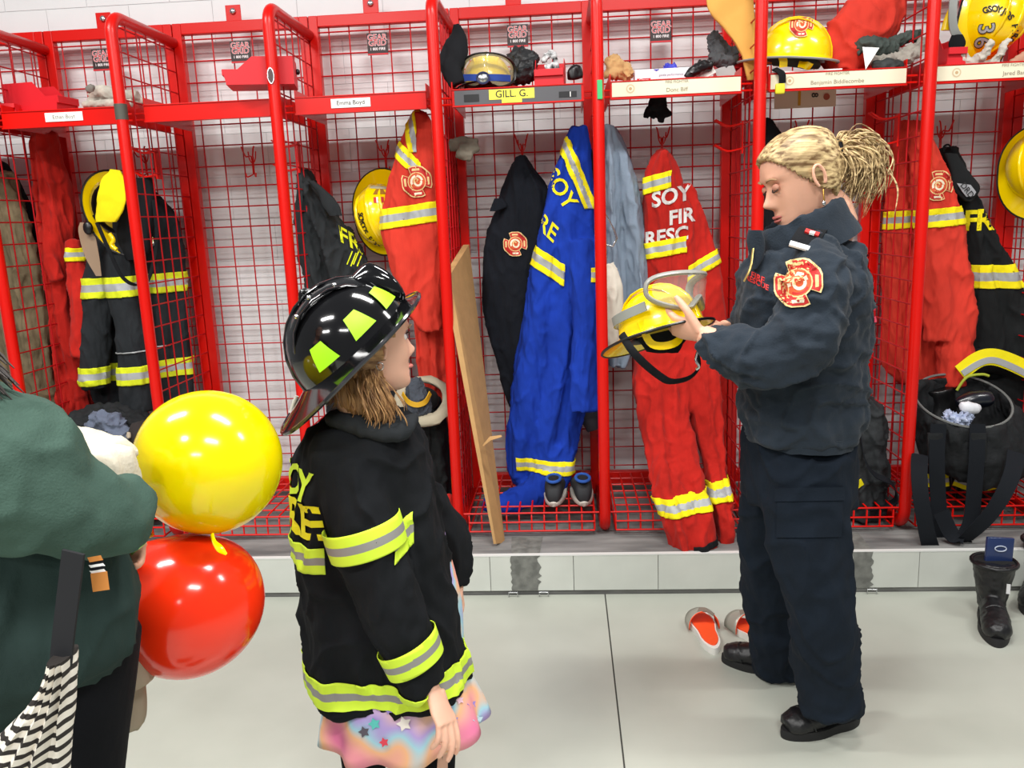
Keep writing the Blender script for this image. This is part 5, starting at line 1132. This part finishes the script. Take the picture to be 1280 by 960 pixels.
ob('pocket_flap', project(polybm([(-.09, -.018), (.09, -.018), (.09, .018), (-.09, .018)], .012, z=.009), trt, at(1012, 618, 1.8), (1, 0, 0), (0, 0, 1), BKD, .002), TN, OFF)
def workshoe(heel, toe, par, zofs=0):
    h, e = pz(*heel, 0), pz(*toe, 0); d = (e-h); ang = math.atan2(d.y, d.x); L_ = d.length; c = (h+e)/2
    M = Matrix.Translation(c) @ Matrix.Rotation(ang, 4, 'Z')
    k = L_/.29
    up = fuse([tube([(-.13, 0, .05), (-.09, 0, .06), (-.02, 0, .06), (.05, 0, .052), (.10, 0, .048), (.135, 0, .04)], [(.035, .03), (.042, .05), (.045, .052), (.050, .042), (.050, .038), (.032, .026)], 22, side=(0, 1, 0), smooth=4),
               tube([(-.075, 0, .07), (-.08, 0, .13), (-.08, 0, .17)], [(.044, .06), (.045, .058), (.047, .06)], 20, side=(0, 1, 0))], .005, 12)
    ob('boot', xf(xf(wrinkle(up, .002, (18, 18, 18)), Matrix.Scale(k, 4)), M), LEA, par)
    P = [(.148*math.cos(2*PI*j/40), .054*math.sin(2*PI*j/40)*(1-.2*math.exp(-((math.cos(2*PI*j/40)+.25)/.3)**2))) for j in range(40)]
    ob('boot_sole', xf(xf(loft([[V((x, y, 0)) for x, y in P], [V((x*1.01, y*1.03, .012)) for x, y in P], [V((x, y, .03)) for x, y in P]]), Matrix.Scale(k, 4)), M), mat('sole_black', '131314'), par)
    ob('toe_seam', xf(xf(tube([(.055, -.052, .035), (.07, -.040, .072), (.08, 0, .092), (.07, .040, .072), (.055, .052, .035)], .0028, 6, smooth=4), Matrix.Scale(k, 4)), M), LEA, par)
    for q in range(3):
        ob('lace', xf(xf(tube([(.02-.022*q, -.026, .098+.010*q), (.025-.022*q, 0, .108+.010*q), (.02-.022*q, .026, .098+.010*q)], .003, 6, smooth=3), Matrix.Scale(k, 4)), M), BLKP, par)
        for s in (-1, 1): ob('eyelet', xf(xf(ball((.02-.022*q, s*.030, .096+.010*q), .004, 8), Matrix.Scale(k, 4)), M), CHR, par)
workshoe((1072, 900), (978, 922), OFF); workshoe((995, 846), (903, 825), OFF)

# ------------------------------------------------------------------ the held helmet
t, M, sh = helmet('yellow helmet with clear goggles held in both hands by the officer', at(826, 412, 2.20), (.80, -.60, .15), (-.20, .30, .93), .95, strap=False)
M2 = M
GOG = M @ Matrix.Translation((.142, 0, .066)) @ Matrix.Rotation(PI/2, 4, 'Z') @ Matrix.Rotation(.35, 4, 'X')
goggles(t, None, GOG, .235, .10, mat('goggle_clear_grey', '9A9A94', .3, alpha=.85), mat('clear_lens', 'B9B8AE', .03, coat=1, alpha=.30), .095)
for s in (-1, 1): ob('goggle_strap', xf(sweepstrip([(.04, s*.116, .055), (-.04, s*.108, .052), (-.10, s*.075, .05), (-.128, 0, .048)], (0, 0, 1), .026, .004), M), mat('strap_grey_helmet', '8E9088', .5), t)
ob('chin_strap', tube([at(777, 418, 2.14), at(790, 438, 2.10), at(806, 455, 2.10), at(826, 471, 2.12), at(840, 477, 2.14), at(862, 472, 2.18), at(874, 458, 2.2), at(872, 440, 2.2)], [(.011, .004)]*8, 8, smooth=5), BLK, t)
ob('ear_flap', wrinkle(rows([(408, 782, 860), (418, 785, 862), (430, 800, 855), (440, 808, 848)], 2.26, .04), .004), BLK, t)
ob('liner_strap', sweepstrip([at(800, 400, 2.12), at(815, 430, 2.13), at(845, 428, 2.14), at(858, 405, 2.16)], (0, 0, 1), .02, .003), YELP, t)
ob('keyring', tube([at(872, 440, 2.12), at(870, 450, 2.11), at(874, 458, 2.11), at(870, 462, 2.11)], .004, 6, smooth=3), CHR, t)

# ------------------------------------------------------------------ the girl
GY = 1.66
GIRL = thing('person', 'young girl in black toy firefighter coat and helmet seen from behind', 'person', (at(490, 880, 1.72).x, 1.74, 0))
GC = at(464, 430, 1.66); GM = Mhead(GC, (.84, .54, -.08), (-.02, 0, 1)); gs = .88
gb = [xf(headbm(gs, nose=.8, child=True), GM), xf(earbm(-1, gs), GM), xf(earbm(1, gs), GM)]
hip = at(492, 800, 1.70)
lk = [at(462, 935, 1.70), at(548, 925, 1.78)]
gsk = [tube([GM @ V((-.03, 0, -.05)), GM @ V((-.045, 0, -.12)), at(465, 545, 1.68)], [.040, .04, .05], 14, smooth=3),
       tube([at(462, 548, 1.68), at(470, 650, 1.68), at(480, 740, 1.68), hip], [(.09, .06), (.085, .07), (.08, .07), (.09, .08)], 16, side=(0, 1, 0), smooth=3),
       tube([at(445, 585, 1.60), at(458, 700, 1.55), at(515, 820, 1.54), at(540, 862, 1.53)], [.033, .03, .025, .019], 12, smooth=3),
       tube([at(490, 585, 1.78), at(545, 650, 1.88), at(568, 720, 1.88)], [.033, .03, .022], 12, smooth=3)]
for k, s in ((0, -.05), (1, .05)): gsk.append(tube([hip+V((0, s, 0)), V((lk[k].x, 1.70+s, .36)), V((lk[k].x-.01, 1.71+s, .06))], [.06, .042, .03], 12, smooth=3))
gw = at(540, 862, 1.53)
gsk += hand_pts(gw, at(552, 890, 1.505)-gw, (-.75, .5, .1), (.6, -.3, 0), .86, (.30, .36, .42, .5), thumb=(.25, .35), tcurl=.5)
gw2 = at(570, 725, 1.88); gsk += hand_pts(gw2, at(572, 745, 1.88)-gw2, (-.7, -.5, 0), (0, -1, 0), .75, (.4, .5, .5, .5))
ob('body', fuse(gb+gsk, .0032, 3, .4), mat('skin_child', 'E6B399', .5, sss=.12, var=.05, vscale=14), GIRL)
for s in (-1, 1):
    ob('eye', xf(ball((.059, s*.027, .010), (.010, .012, .009), 18), GM), EYEW, GIRL); ob('iris', xf(ball((.067, s*.027, .010), (.003, .006, .006), 12), GM), mat('iris_blue', '3E5A78', .2), GIRL)
    ob('eyelash', xf(tube([(.072, s*.016, .015), (.076, s*.026, .019), (.071, s*.038, .015)], .0014, 6, smooth=3), GM), LASH, GIRL)
    ob('eyebrow', xf(tube([(.082, s*.014, .030), (.080, s*.028, .034), (.068, s*.044, .030)], .002, 6, smooth=3), GM), BROW, GIRL)
ob('lips', xf(tube([(.066, -.018, -.057), (.080, -.008, -.056), (.083, 0, -.057), (.080, .008, -.056), (.066, .018, -.057)], [.001, .004, .005, .004, .001], 8, smooth=4), GM), mat('lip_pink', 'C9766C', .5), GIRL)
E2 = GM @ V((-.010, -.072, -.030)); ob('earring', tube([E2+V((.007*math.cos(a*PI/6), -.004, .008*math.sin(a*PI/6)-.006)) for a in range(12)], .0012, 6, closed=True), CHR, GIRL)
GH = hairmat('hair_light_brown', 'B98F5E', '6E4A2C')
gl = lambda p: p.z < .035 and p.x < (.03 if p.z > .02 else .004 if p.z > -.03 else -.01)
gh = haircap(GM, (-.1, 0, -.08), gl, off=.014, h=gs); g2 = ob('hair', gh, GH, GIRL); md = g2.modifiers.new('s', 'SOLIDIFY'); md.thickness = .01; md.offset = -1
GH2 = mat('hair_light_brown_hanging', 'B98F5E', .5, col2='6E4A2C', vscale=1, stretch=(120, 120, 7), bump=.5, bscale=1, spec=.4)
for (x0_, y0_, Y0, x1_, y1_, Y1, sd) in ((462, 466, 1.585, 482, 524, 1.575, 11), (452, 462, 1.595, 468, 520, 1.585, 12), (440, 458, 1.61, 454, 512, 1.605, 13), (428, 458, 1.64, 436, 506, 1.64, 14), (420, 455, 1.68, 424, 500, 1.69, 15), (470, 472, 1.585, 490, 520, 1.585, 16)):
    strands([at(x0_, y0_, Y0), at((x0_*.6+x1_*.4)-3, y0_*.6+y1_*.4, Y0-.010), at((x0_*.2+x1_*.8)+1, y0_*.2+y1_*.8, Y1-.006), at(x1_-4, y1_, Y1+.004)], None, 70, .0014, .003, sd, GH2, GIRL, name='hair_lock', jit=.0085)
ob('hair_mass', wrinkle(fuse([limb([(436, 456, 1.65, 24, .04), (444, 482, 1.635, 27, .045), (452, 503, 1.625, 25, .04), (458, 518, 1.62, 16, .03)]), limb([(458, 462, 1.605, 16, .022), (468, 490, 1.60, 19, .026), (476, 510, 1.595, 17, .022), (480, 524, 1.595, 11, .014)])], .004, 4), .003, (60, 60, 3)), GH2, GIRL)
# black toy fire helmet
t, M, sh = helmet('black glossy toy fire helmet with lime reflectors on the girl head', at(442, 430, 1.655), (.72, .30, .62), (-.60, -.20, .77), 1.08, shell=mat('toy_black_gloss', '0A0A0C', .10, coat=.5), group=None, trim=mat('toy_rim', '26262A', .12, coat=.4), strap=False, brim=(.032, .034, .088))
t['group'] = 'yellow fire helmets'; del t['group']
tr = bvh(sh); LIME = mat('reflector_lime', 'A6EE1E', .45)
for t0 in (-.62, -1.32, -2.05):
    bm = new(); G = []
    for i in range(7):
        row = []
        for j in range(7):
            q = i/6; ph = .13+.34*q; tt = t0+(j/6-.5)*(.42-.20*q)*1.0/max(.5, math.cos(ph))
            row.append(bm.verts.new(V((.1285*math.cos(ph)*math.cos(tt), .1085*math.cos(ph)*math.sin(tt), .1285*math.sin(ph)))))
        G.append(row)
    for i in range(6):
        for j in range(6): bm.faces.new((G[i][j], G[i][j+1], G[i+1][j+1], G[i+1][j]))
    ob('reflector', xf(bm, M), LIME, t)
fr = [(.124, 0, -.002), (.132, 0, .035), (.130, 0, .062), (.121, 0, .088), (.112, 0, .098)]
fs = []
for k, (x, y, z) in enumerate(fr):
    wv = [.036, .044, .036, .022, .012][k]; fs.append([V((x+.012, wv*s_, z)) for s_ in (-1, -.5, 0, .5, 1)]+[V((x-(.012+.012*k), wv*s_*.8, z-.006)) for s_ in (1, .5, 0, -.5, -1)])
ob('front_shield', xf(subsurf(loft(fs), 1), M), mat('toy_black_gloss', '0A0A0C'), t)
for (x, z) in ((.0, .125), (.05, .11), (-.04, .115)): ob('rivet', xf(ball((x, -.035, z*.98), .005, 10), M), CHR, t)
ob('top_knob', xf(tube([(.012, 0, .124), (.0, 0, .136), (-.014, 0, .124)], .006, 8, smooth=3), M), mat('toy_black_gloss', '0A0A0C'), t)
ob('strap_ring', tube([at(371, 495, 1.68), at(366, 508, 1.68), at(364, 516, 1.68)], [(.005, .003)]*3, 8, smooth=3), WHT, t)
# coat
GCt = cloth('toy_coat_black', '15171A', bump=.3, fold=.4)
gbm = fuse([rows([(515, 430, 492, 0, .12), (524, 405, 512, 0, .20), (545, 384, 524, 0, .25), (575, 374, 534, 0, .28), (620, 372, 546, .0, .29), (680, 374, 556, 0, .29), (740, 377, 566, 0, .29), (800, 383, 578, 0, .30), (850, 390, 588, 0, .31)], 1.69, .28, n=60, fold=.010, fk=3, seed=51),
            limb([(436, 572, 1.62, 30, .05), (438, 605, 1.57, 40, .06), (452, 655, 1.545, 45, .066), (466, 700, 1.54, 43, .064), (490, 760, 1.53, 38, .06), (514, 815, 1.54, 34, .055), (533, 860, 1.54, 29, .048)], n=24),
            limb([(500, 590, 1.78, 26, .05), (538, 640, 1.86, 30, .05), (558, 690, 1.88, 30, .05), (562, 728, 1.88, 24, .04)], n=20)], .006, 5)
wrinkle(gbm, .009, (10, 10, 6), 12); GO = ob('toy_coat', gbm, GCt, GIRL)
LIMES = [mat('stripe_lime', 'D3F23A', .7, bump=.2), mat('stripe_grey', '8E8C88', .6)]
# hem band
zc = at(490, 826, 1.69).z; band(GO, (0, 0, zc), (0, 0, 1), .030, LIMES, GIRL, .003, .28, clips=[])
# torso band (body side left of the sleeve) and chest band
zt = at(490, 668, 1.69).z
band(GO, (0, 0, zt), (0, 0, 1), .028, LIMES, GIRL, .003, .28, clips=[(at(411, 640, 1.6), (1, .0, 0)), ])
band(GO, at(520, 650, 1.62), (-.5, 0, .9), .028, LIMES, GIRL, .003, .28, clips=[(at(502, 650, 1.60), (-1, 0, 0)), (at(532, 700, 1.7), (1, 0, 0))])
# sleeve bands, cut from the sleeve alone
slv = ob('sleeve_source', limb([(436, 572, 1.62, 31, .053), (438, 605, 1.57, 42, .063), (452, 655, 1.545, 47, .070), (466, 700, 1.54, 45, .068), (490, 760, 1.53, 40, .064), (514, 815, 1.54, 36, .059), (533, 860, 1.54, 31, .052)], n=40, m=10), GCt, GIRL)
band(slv, at(460, 677, 1.5), (-.24, 0, 1), .030, LIMES, GIRL, .004, .28)
band(slv, at(520, 822, 1.50), (-.42, 0, .9), .028, LIMES, GIRL, .004, .28)
bpy.data.objects.remove(slv)
tr = bvh(GO)
write('SOY', .085, LIMES[0], GIRL, tr, at(379, 600, 1.62), (.25, -1, 0), (0, 0, 1), (1, .35, 0), bold=.03)
write('FIRE', .10, mat('lettering_yellow', 'E9E214', .7), GIRL, tr, at(384, 642, 1.62), (.25, -1, 0), (0, 0, 1), (1, .35, 0), bold=.03)
ob('coat_collar', wrinkle(fuse([limb([(420, 520, 1.63, 9, .03), (445, 530, 1.60, 12, .03), (475, 536, 1.59, 13, .03), (500, 538, 1.60, 12, .03), (512, 528, 1.64, 8, .03)], n=14), limb([(482, 528, 1.60, 9), (500, 535, 1.59, 14), (508, 548, 1.6, 7)], n=12)], .006), .004), mat('collar_felt', '2A2D30', .95, bump=.4, bscale=200, spec=.2), GIRL)
# pastel dress
pas = mat('pastel_print', 'F29AB8', .8, bump=.1)
nt = pas.node_tree; b = nt.nodes['Principled BSDF']; tcn = nt.nodes.new('ShaderNodeTexCoord'); nn = nt.nodes.new('ShaderNodeTexNoise'); nn.inputs['Scale'].default_value = 7; nn.inputs['Detail'].default_value = 1
rp = nt.nodes.new('ShaderNodeValToRGB'); nt.links.new(tcn.outputs['Object'], nn.inputs['Vector']); nt.links.new(nn.outputs[0], rp.inputs[0]); nt.links.new(rp.outputs[0], b.inputs['Base Color'])
els = rp.color_ramp.elements; els[0].position = .3; els[0].color = hexc('E87CA4'); els[1].position = .7; els[1].color = hexc('F6C79A')
for p_, c_ in ((.40, 'F5A7A0'), (.47, 'F7BC8C'), (.54, 'A8D8E6'), (.6, 'B9A2E0')): e = els.new(p_); e.color = hexc(c_)
rg = []
for k, (py, xl, xr) in enumerate(((838, 414, 580), (858, 408, 590), (878, 404, 600), (897, 404, 606))):
    a, b_ = at(xl, py, 1.70), at(xr, py, 1.70); c = (a+b_)/2; u = (b_-a)/2; ring = []
    for j in range(120):
        q = 2*PI*j/120; f = 1+(.012+.017*k)*math.sin(q*9+.8*math.sin(q*3))
        ring.append(c+u*math.cos(q)*f+V((0, .15+.012*k, 0))*math.sin(q)*f+V((0, 0, -.002*k*math.sin(q*9+1.2))))
    rg.append(ring)
dr = ob('dress_skirt', subsurf(loft(rg, cap=False), 1), pas, GIRL); dr.modifiers.new('s', 'SOLIDIFY').thickness = .003
ob('dress_front', wrinkle(rows([(600, 495, 535), (660, 500, 553), (700, 505, 563), (740, 510, 573), (780, 515, 578), (840, 515, 580)], 1.75, .12), .004), pas, GIRL)
trd = bvh(dr); random.seed(4)
for (x, y, c_, r_) in ((418, 885, '8E7CC8', .010), (440, 890, 'F3F0F0', .014), (468, 905, '5FC8C0', .014), (486, 888, '9A86D0', .009), (505, 905, 'F3EDE6', .017), (520, 880, 'F08AA0', .010), (553, 892, 'E88A3A', .008), (568, 900, '7C86D8', .010), (590, 880, 'A08AD8', .011), (455, 915, '5A5560', .013), (598, 900, 'C8E4EE', .013), (480, 928, 'E8485A', .011), (430, 870, 'C84A78', .008), (575, 875, 'F2C8D8', .010)):
    P = []
    for j in range(10): rr = r_*(1 if j % 2 else .55); P.append((rr*math.cos(PI*j/5), rr*math.sin(PI*j/5)))
    bm = project(polybm(P, .008), trd, at(x, y, 1.40), RT, UP, at(x, y, 2)-at(x, y, 1.4), .008)
    if len(bm.faces): ob('printed_motif', bm, mat('motif_'+c_, c_, .8), GIRL, smooth=False)
    else: bm.free()
TI = cloth('black_tights', '0D0E12', fold=0, bump=.2)
for k, s in ((0, -.055), (1, .055)):
    x = lk[k].x; ob('tights_leg', tube([V((x, 1.70+s, .55)), V((x, 1.70+s, .40)), V((x-.005, 1.71+s, .22)), V((x-.01, 1.71+s, .06))], [.068, .055, .046, .034], 20, smooth=4), TI, GIRL)
    ob('shoe', fuse([tube([(x-.05, 1.71+s, .035), (x+.02, 1.71+s, .04), (x+.10, 1.72+s, .028), (x+.13, 1.72+s, .022)], [(.03, .03), (.036, .036), (.036, .026), (.02, .016)], 14, side=(0, 1, 0), smooth=3), tube([(x-.01, 1.71+s, .03), (x-.01, 1.71+s, .08)], .036, 14)], .005), BLK, GIRL)

# ------------------------------------------------------------------ adult at the left edge
GRN = cloth('dark_green_sweater', '42594F', bump=.5, bscale=300, fold=.5, fscale=(10, 10, 10))
DGN = cloth('dark_green_coat', '283835', fold=.5)
AD = thing('person', 'adult in dark green sweater at the left edge, holding two balloons', 'person', (-.62, 1.02, 0))
HA = V((-.93, .98, 1.60)); AM = Mhead(HA, (.8, .5, -.15), (0, 0, 1))
sh_ = at(-90, 520, .98)
ab = [xf(headbm(.98), AM), xf(earbm(1), AM), xf(earbm(-1), AM), tube([AM @ V((-.04, 0, -.05)), AM @ V((-.05, 0, -.14)), HA+V((-.03, -.02, -.24))], [.055, .055, .07], 14, smooth=3),
      tube([HA+V((-.02, 0, -.22)), at(-130, 600, 1.04), at(-60, 740, 1.06), at(0, 800, 1.06)], [(.08, .10), (.09, .10), (.08, .08), (.05, .06)], 18, side=(0, 1, 0), smooth=3),
      tube([at(-110, 560, .98), at(0, 590, .96), at(85, 628, .99), at(130, 645, 1.04), at(145, 664, 1.10)], [.05, .05, .035, .028, .022], 12, smooth=3)]
for P_ in ([(0, 790, 1.06), (118, 850, 1.12), (108, 960, 1.12), (95, 1150, 1.12), (85, 1330, 1.12)], [(0, 790, 1.03), (5, 900, 1.06), (0, 1000, 1.06), (-20, 1300, 1.06), (-24, 1400, 1.06)]): ab.append(tube([at(*q) for q in P_], [.04, .035, .035, .03, .03], 12, smooth=3))
aw = at(145, 664, 1.10); ab += hand_pts(aw, at(158, 676, 1.14)-aw, (0, -.6, -.7), (0, 0, 1), .80, (1.0, 1.05, 1.1, 1.1), thumb=(.7, .5), tcurl=.6)
ob('body', fuse(ab, .0045, 3, .4), SKIN, AD)
gl2 = lambda p: p.x < (.045 if p.z > .03 else .0) 
ah = haircap(AM, (-.1, 0, -.08), gl2, off=.02); g3 = ob('hair', ah, mat('hair_dark', '2A211C', .5, bump=.6, bscale=60), AD); g3.modifiers.new('s', 'SOLIDIFY').thickness = .01
strands([HA+V((.0, -.06, .0)), HA+V((-.01, -.06, -.12)), at(-60, 440, .95), at(-12, 478, .93)], None, 70, .003, .004, 21, mat('hair_dark', '2A211C'), AD, name='hair_lock', jit=.010)
sw = fuse([limb([(-170, 540, .98, 100, .09), (-80, 560, .96, 102, .10), (0, 590, .95, 99, .10), (45, 612, .96, 84, .09), (85, 632, .98, 58, .075), (122, 642, 1.01, 49, .06), (150, 640, 1.05, 42, .05), (164, 640, 1.08, 26, .04)], n=30, side=(0, 1, 0)),
           rows([(470, -190, -60, 0, .20), (520, -200, -20, 0, .26), (600, -210, 20, 0, .28), (680, -215, 40, 0, .28)], 1.04, .26, n=36)], .009, 6)
ob('sweater', wrinkle(sw, .007, (7, 7, 10), 14), GRN, AD)
cb = fuse([rows([(640, -200, 130, .04, .22), (690, -210, 145, .04, .24), (750, -220, 156, .04, .24), (800, -225, 162, .04, .24), (828, -225, 152, .04, .24), (848, -225, 112, .04, .24), (880, -225, 62, .02, .24), (930, -225, 14, .0, .24), (960, -225, -10, .0, .24)], 1.03, .24, n=44, fold=.008, fk=4, seed=61)], .009, 5)
ob('coat_skirt', wrinkle(cb, .007, (9, 9, 4), 15), DGN, AD)
ltr = fuse([limb([(122, 790, 1.12, 48, .08), (118, 860, 1.12, 44, .08), (108, 960, 1.12, 42, .075), (95, 1150, 1.12, 38, .07), (85, 1350, 1.12, 34, .06)], n=20), limb([(15, 800, 1.06, 50, .06), (0, 960, 1.06, 50, .06), (-20, 1300, 1.06, 42, .055)], n=20)], .009, 4)
ob('trousers', ltr, cloth('black_trouser', '0B0C11', fold=.3), AD)
for x, y in ((-.72, .92), (-.64, 1.14)): ob('shoe', fuse([tube([(x-.08, y, .04), (x+.05, y, .045), (x+.17, y+.02, .03)], [(.04, .04), (.045, .045), (.03, .02)], 14, side=(0, 1, 0), smooth=3), tube([(x, y, .04), (x, y, .10)], .045, 14)], .006), BLK, AD)
# strap, striped scarf, tag
t = thing('shoulder_bag', 'wide black bag strap hanging down the dark green coat', 'strap', at(85, 830, .88))
ob('strap', sweepstrip([at(92, 690, .86), at(86, 740, .86), at(80, 790, .86), at(76, 830, .86)], (1, 0, 0), .026, .004), mat('strap_black', '15161A', .9), t)
stripe = mat('scarf_stripe', 'E6DFD3', .95, bump=.4, bscale=250)
nt = stripe.node_tree; b = nt.nodes['Principled BSDF']; tcn = nt.nodes.new('ShaderNodeTexCoord'); wv = nt.nodes.new('ShaderNodeTexWave'); wv.bands_direction = 'Z'; wv.inputs['Scale'].default_value = 19; wv.inputs['Distortion'].default_value = .35; wv.inputs['Detail'].default_value = 1
rp = nt.nodes.new('ShaderNodeValToRGB'); rp.color_ramp.interpolation = 'EASE'; rp.color_ramp.elements[0].position = .34; rp.color_ramp.elements[0].color = hexc('2B2623'); rp.color_ramp.elements[1].position = .44; rp.color_ramp.elements[1].color = hexc('E6DFD3')
nt.links.new(tcn.outputs['Object'], wv.inputs['Vector']); nt.links.new(wv.outputs[0], rp.inputs[0]); nt.links.new(rp.outputs[0], b.inputs['Base Color'])
t, o = cloth_thing('scarf', 'black and cream striped scarf hanging at the lower left edge', 'scarf', [rows([(818, 68, 90), (840, 62, 91), (870, 45, 90), (900, 20, 89), (930, -10, 88), (965, -40, 86), (1000, -60, 84)], .86, .05, n=60, fold=.007, fk=9, seed=71)], stripe, vox=0, amp=.002, sc=(20, 20, 6))
t = thing('leather_tag', 'orange leather bag tag with striped ribbon under the green sleeve', 'tag', at(124, 735, .88))
def pane(x0, x1, y0, y1, Y, th=.006): return loft([[at(x0, y0, Y), at(x1, y0-3, Y), at(x1, y0-3, Y+th), at(x0, y0, Y+th)], [at(x0+3, y1, Y), at(x1+3, y1-3, Y), at(x1+3, y1-3, Y+th), at(x0+3, y1, Y+th)]])
OT = mat('orange_leather', 'C07A34', .7, bump=.2)
ob('leather_patch', pane(113, 134, 717, 740, .875), OT, t, smooth=False); ob('leather_top', pane(109, 126, 697, 703, .875), OT, t, smooth=False)
for k in range(4): ob('ribbon_band', pane(110+k*.6, 128+k*.6, 703+k*3.6, 706.6+k*3.6, .876), WHT if k % 2 else BLK, t, smooth=False)
# cream jacket over the arm
CR = mat('fleece_cream', 'D6CDB9', .95, bump=.8, bscale=140, var=.04, spec=.2)
t, o = cloth_thing('fleece_jacket', 'cream fleece jacket rolled over the green sleeved arm', 'jacket', [limb([(70, 548, 1.22, 14, .05), (92, 552, 1.22, 17, .05), (112, 560, 1.22, 19, .06), (130, 572, 1.20, 17, .06)], n=20), limb([(96, 590, 1.16, 24, .04), (120, 576, 1.14, 19, .04), (140, 572, 1.14, 14, .04), (152, 584, 1.14, 9, .04), (154, 620, 1.15, 9, .04)], n=20), limb([(120, 640, 1.24, 24, .05), (140, 720, 1.26, 26, .05), (150, 800, 1.27, 22, .05)], n=16)], CR, amp=.005)
ob('inner_fold', wrinkle(fuse([limb([(128, 595, 1.15, 10), (138, 590, 1.14, 9), (142, 612, 1.15, 8)])], .005), .003), mat('fleece_inner', 'CFB48C', .95, bump=.6, bscale=150), t)
BG = mat('beige_cotton', 'A59884', .95, bump=.5, bscale=160, var=.06)
ob('sleeve', wrinkle(fuse([limb([(160, 800, 1.26, 20, .04), (168, 830, 1.26, 20, .04), (172, 856, 1.26, 16, .035)], n=20), limb([(160, 850, 1.28, 17, .035), (162, 880, 1.28, 18, .035), (162, 905, 1.28, 17, .035)], n=20)], .006), .003), BG, t)
# balloons
def balloon(label, c, r, ell, tip, col, name='balloon', nm='m'):
    t = thing('balloon', label, 'balloon', c, 'party balloons'); m_ = mat(nm, col, .16, sss=.3, coat=.15, spec=.5)
    tip = V(tip).normalized(); M = Matrix.Translation(c) @ orient(tip.orthogonal(), -tip).to_4x4(); n = 48; rings = []
    for i in range(28):
        a = PI*i/27; z = math.cos(a)*r*ell; rr = math.sin(a)*r*(1-.10*max(0, -math.cos(a))**2) + .0002
        if i > 22: z -= (i-22)**2*.0006
        rings.append([V((rr*math.cos(2*PI*j/n), rr*math.sin(2*PI*j/n), z)) for j in range(n)])
    ob('skin', xf(loft(rings), M), m_, t)
    ob('knot', xf(join(ball((0, 0, -r*ell-.022), (.007, .007, .006), 12), tube([(0, 0, -r*ell-.024), (0, 0, -r*ell-.034)], [.004, .011], 12)), M), m_, t)
    return t
P = at(260, 578, 1.42); balloon('yellow balloon held above the red one, left foreground', P, 90/ppm(P), 1.0, (-.9, .1, -.6), 'FFE600', nm='balloon_yellow')
P = at(237.5, 755, 1.36); balloon('red balloon held below the yellow one, left foreground', P, 91/ppm(P), .97, (-.6, .1, .75), 'FF3510', nm='balloon_red')
t = thing('balloon_ribbon', 'gold foil ribbon tying the two balloons beside the hand', 'ribbon', at(180, 665, 1.24))
ob('gold_tie', tube([at(160, 668, 1.13), at(170, 660, 1.16), at(182, 662, 1.2), at(188, 668, 1.24), at(180, 674, 1.2)], [(.006, .002)]*5, 6, smooth=4), mat('gold_foil', 'C9922A', .25, .8), t)
ob('green_tie', tube([at(164, 690, 1.12), at(170, 684, 1.12), at(177, 678, 1.14)], [(.006, .002)]*3, 6, smooth=3), mat('green_foil', '7FA84A', .4), t)
t = thing('balloon_ribbon', 'short yellow balloon neck curling over the top of the red balloon', 'ribbon', at(272, 684, 1.26))
ob('yellow_tail', tube([at(265, 668, 1.30), at(268, 678, 1.26), at(275, 686, 1.235), at(283, 693, 1.225)], [(.004, .002), (.004, .002), (.006, .002), (.002, .001)], 6, smooth=4), mat('balloon_yellow', 'FFE600'), t)
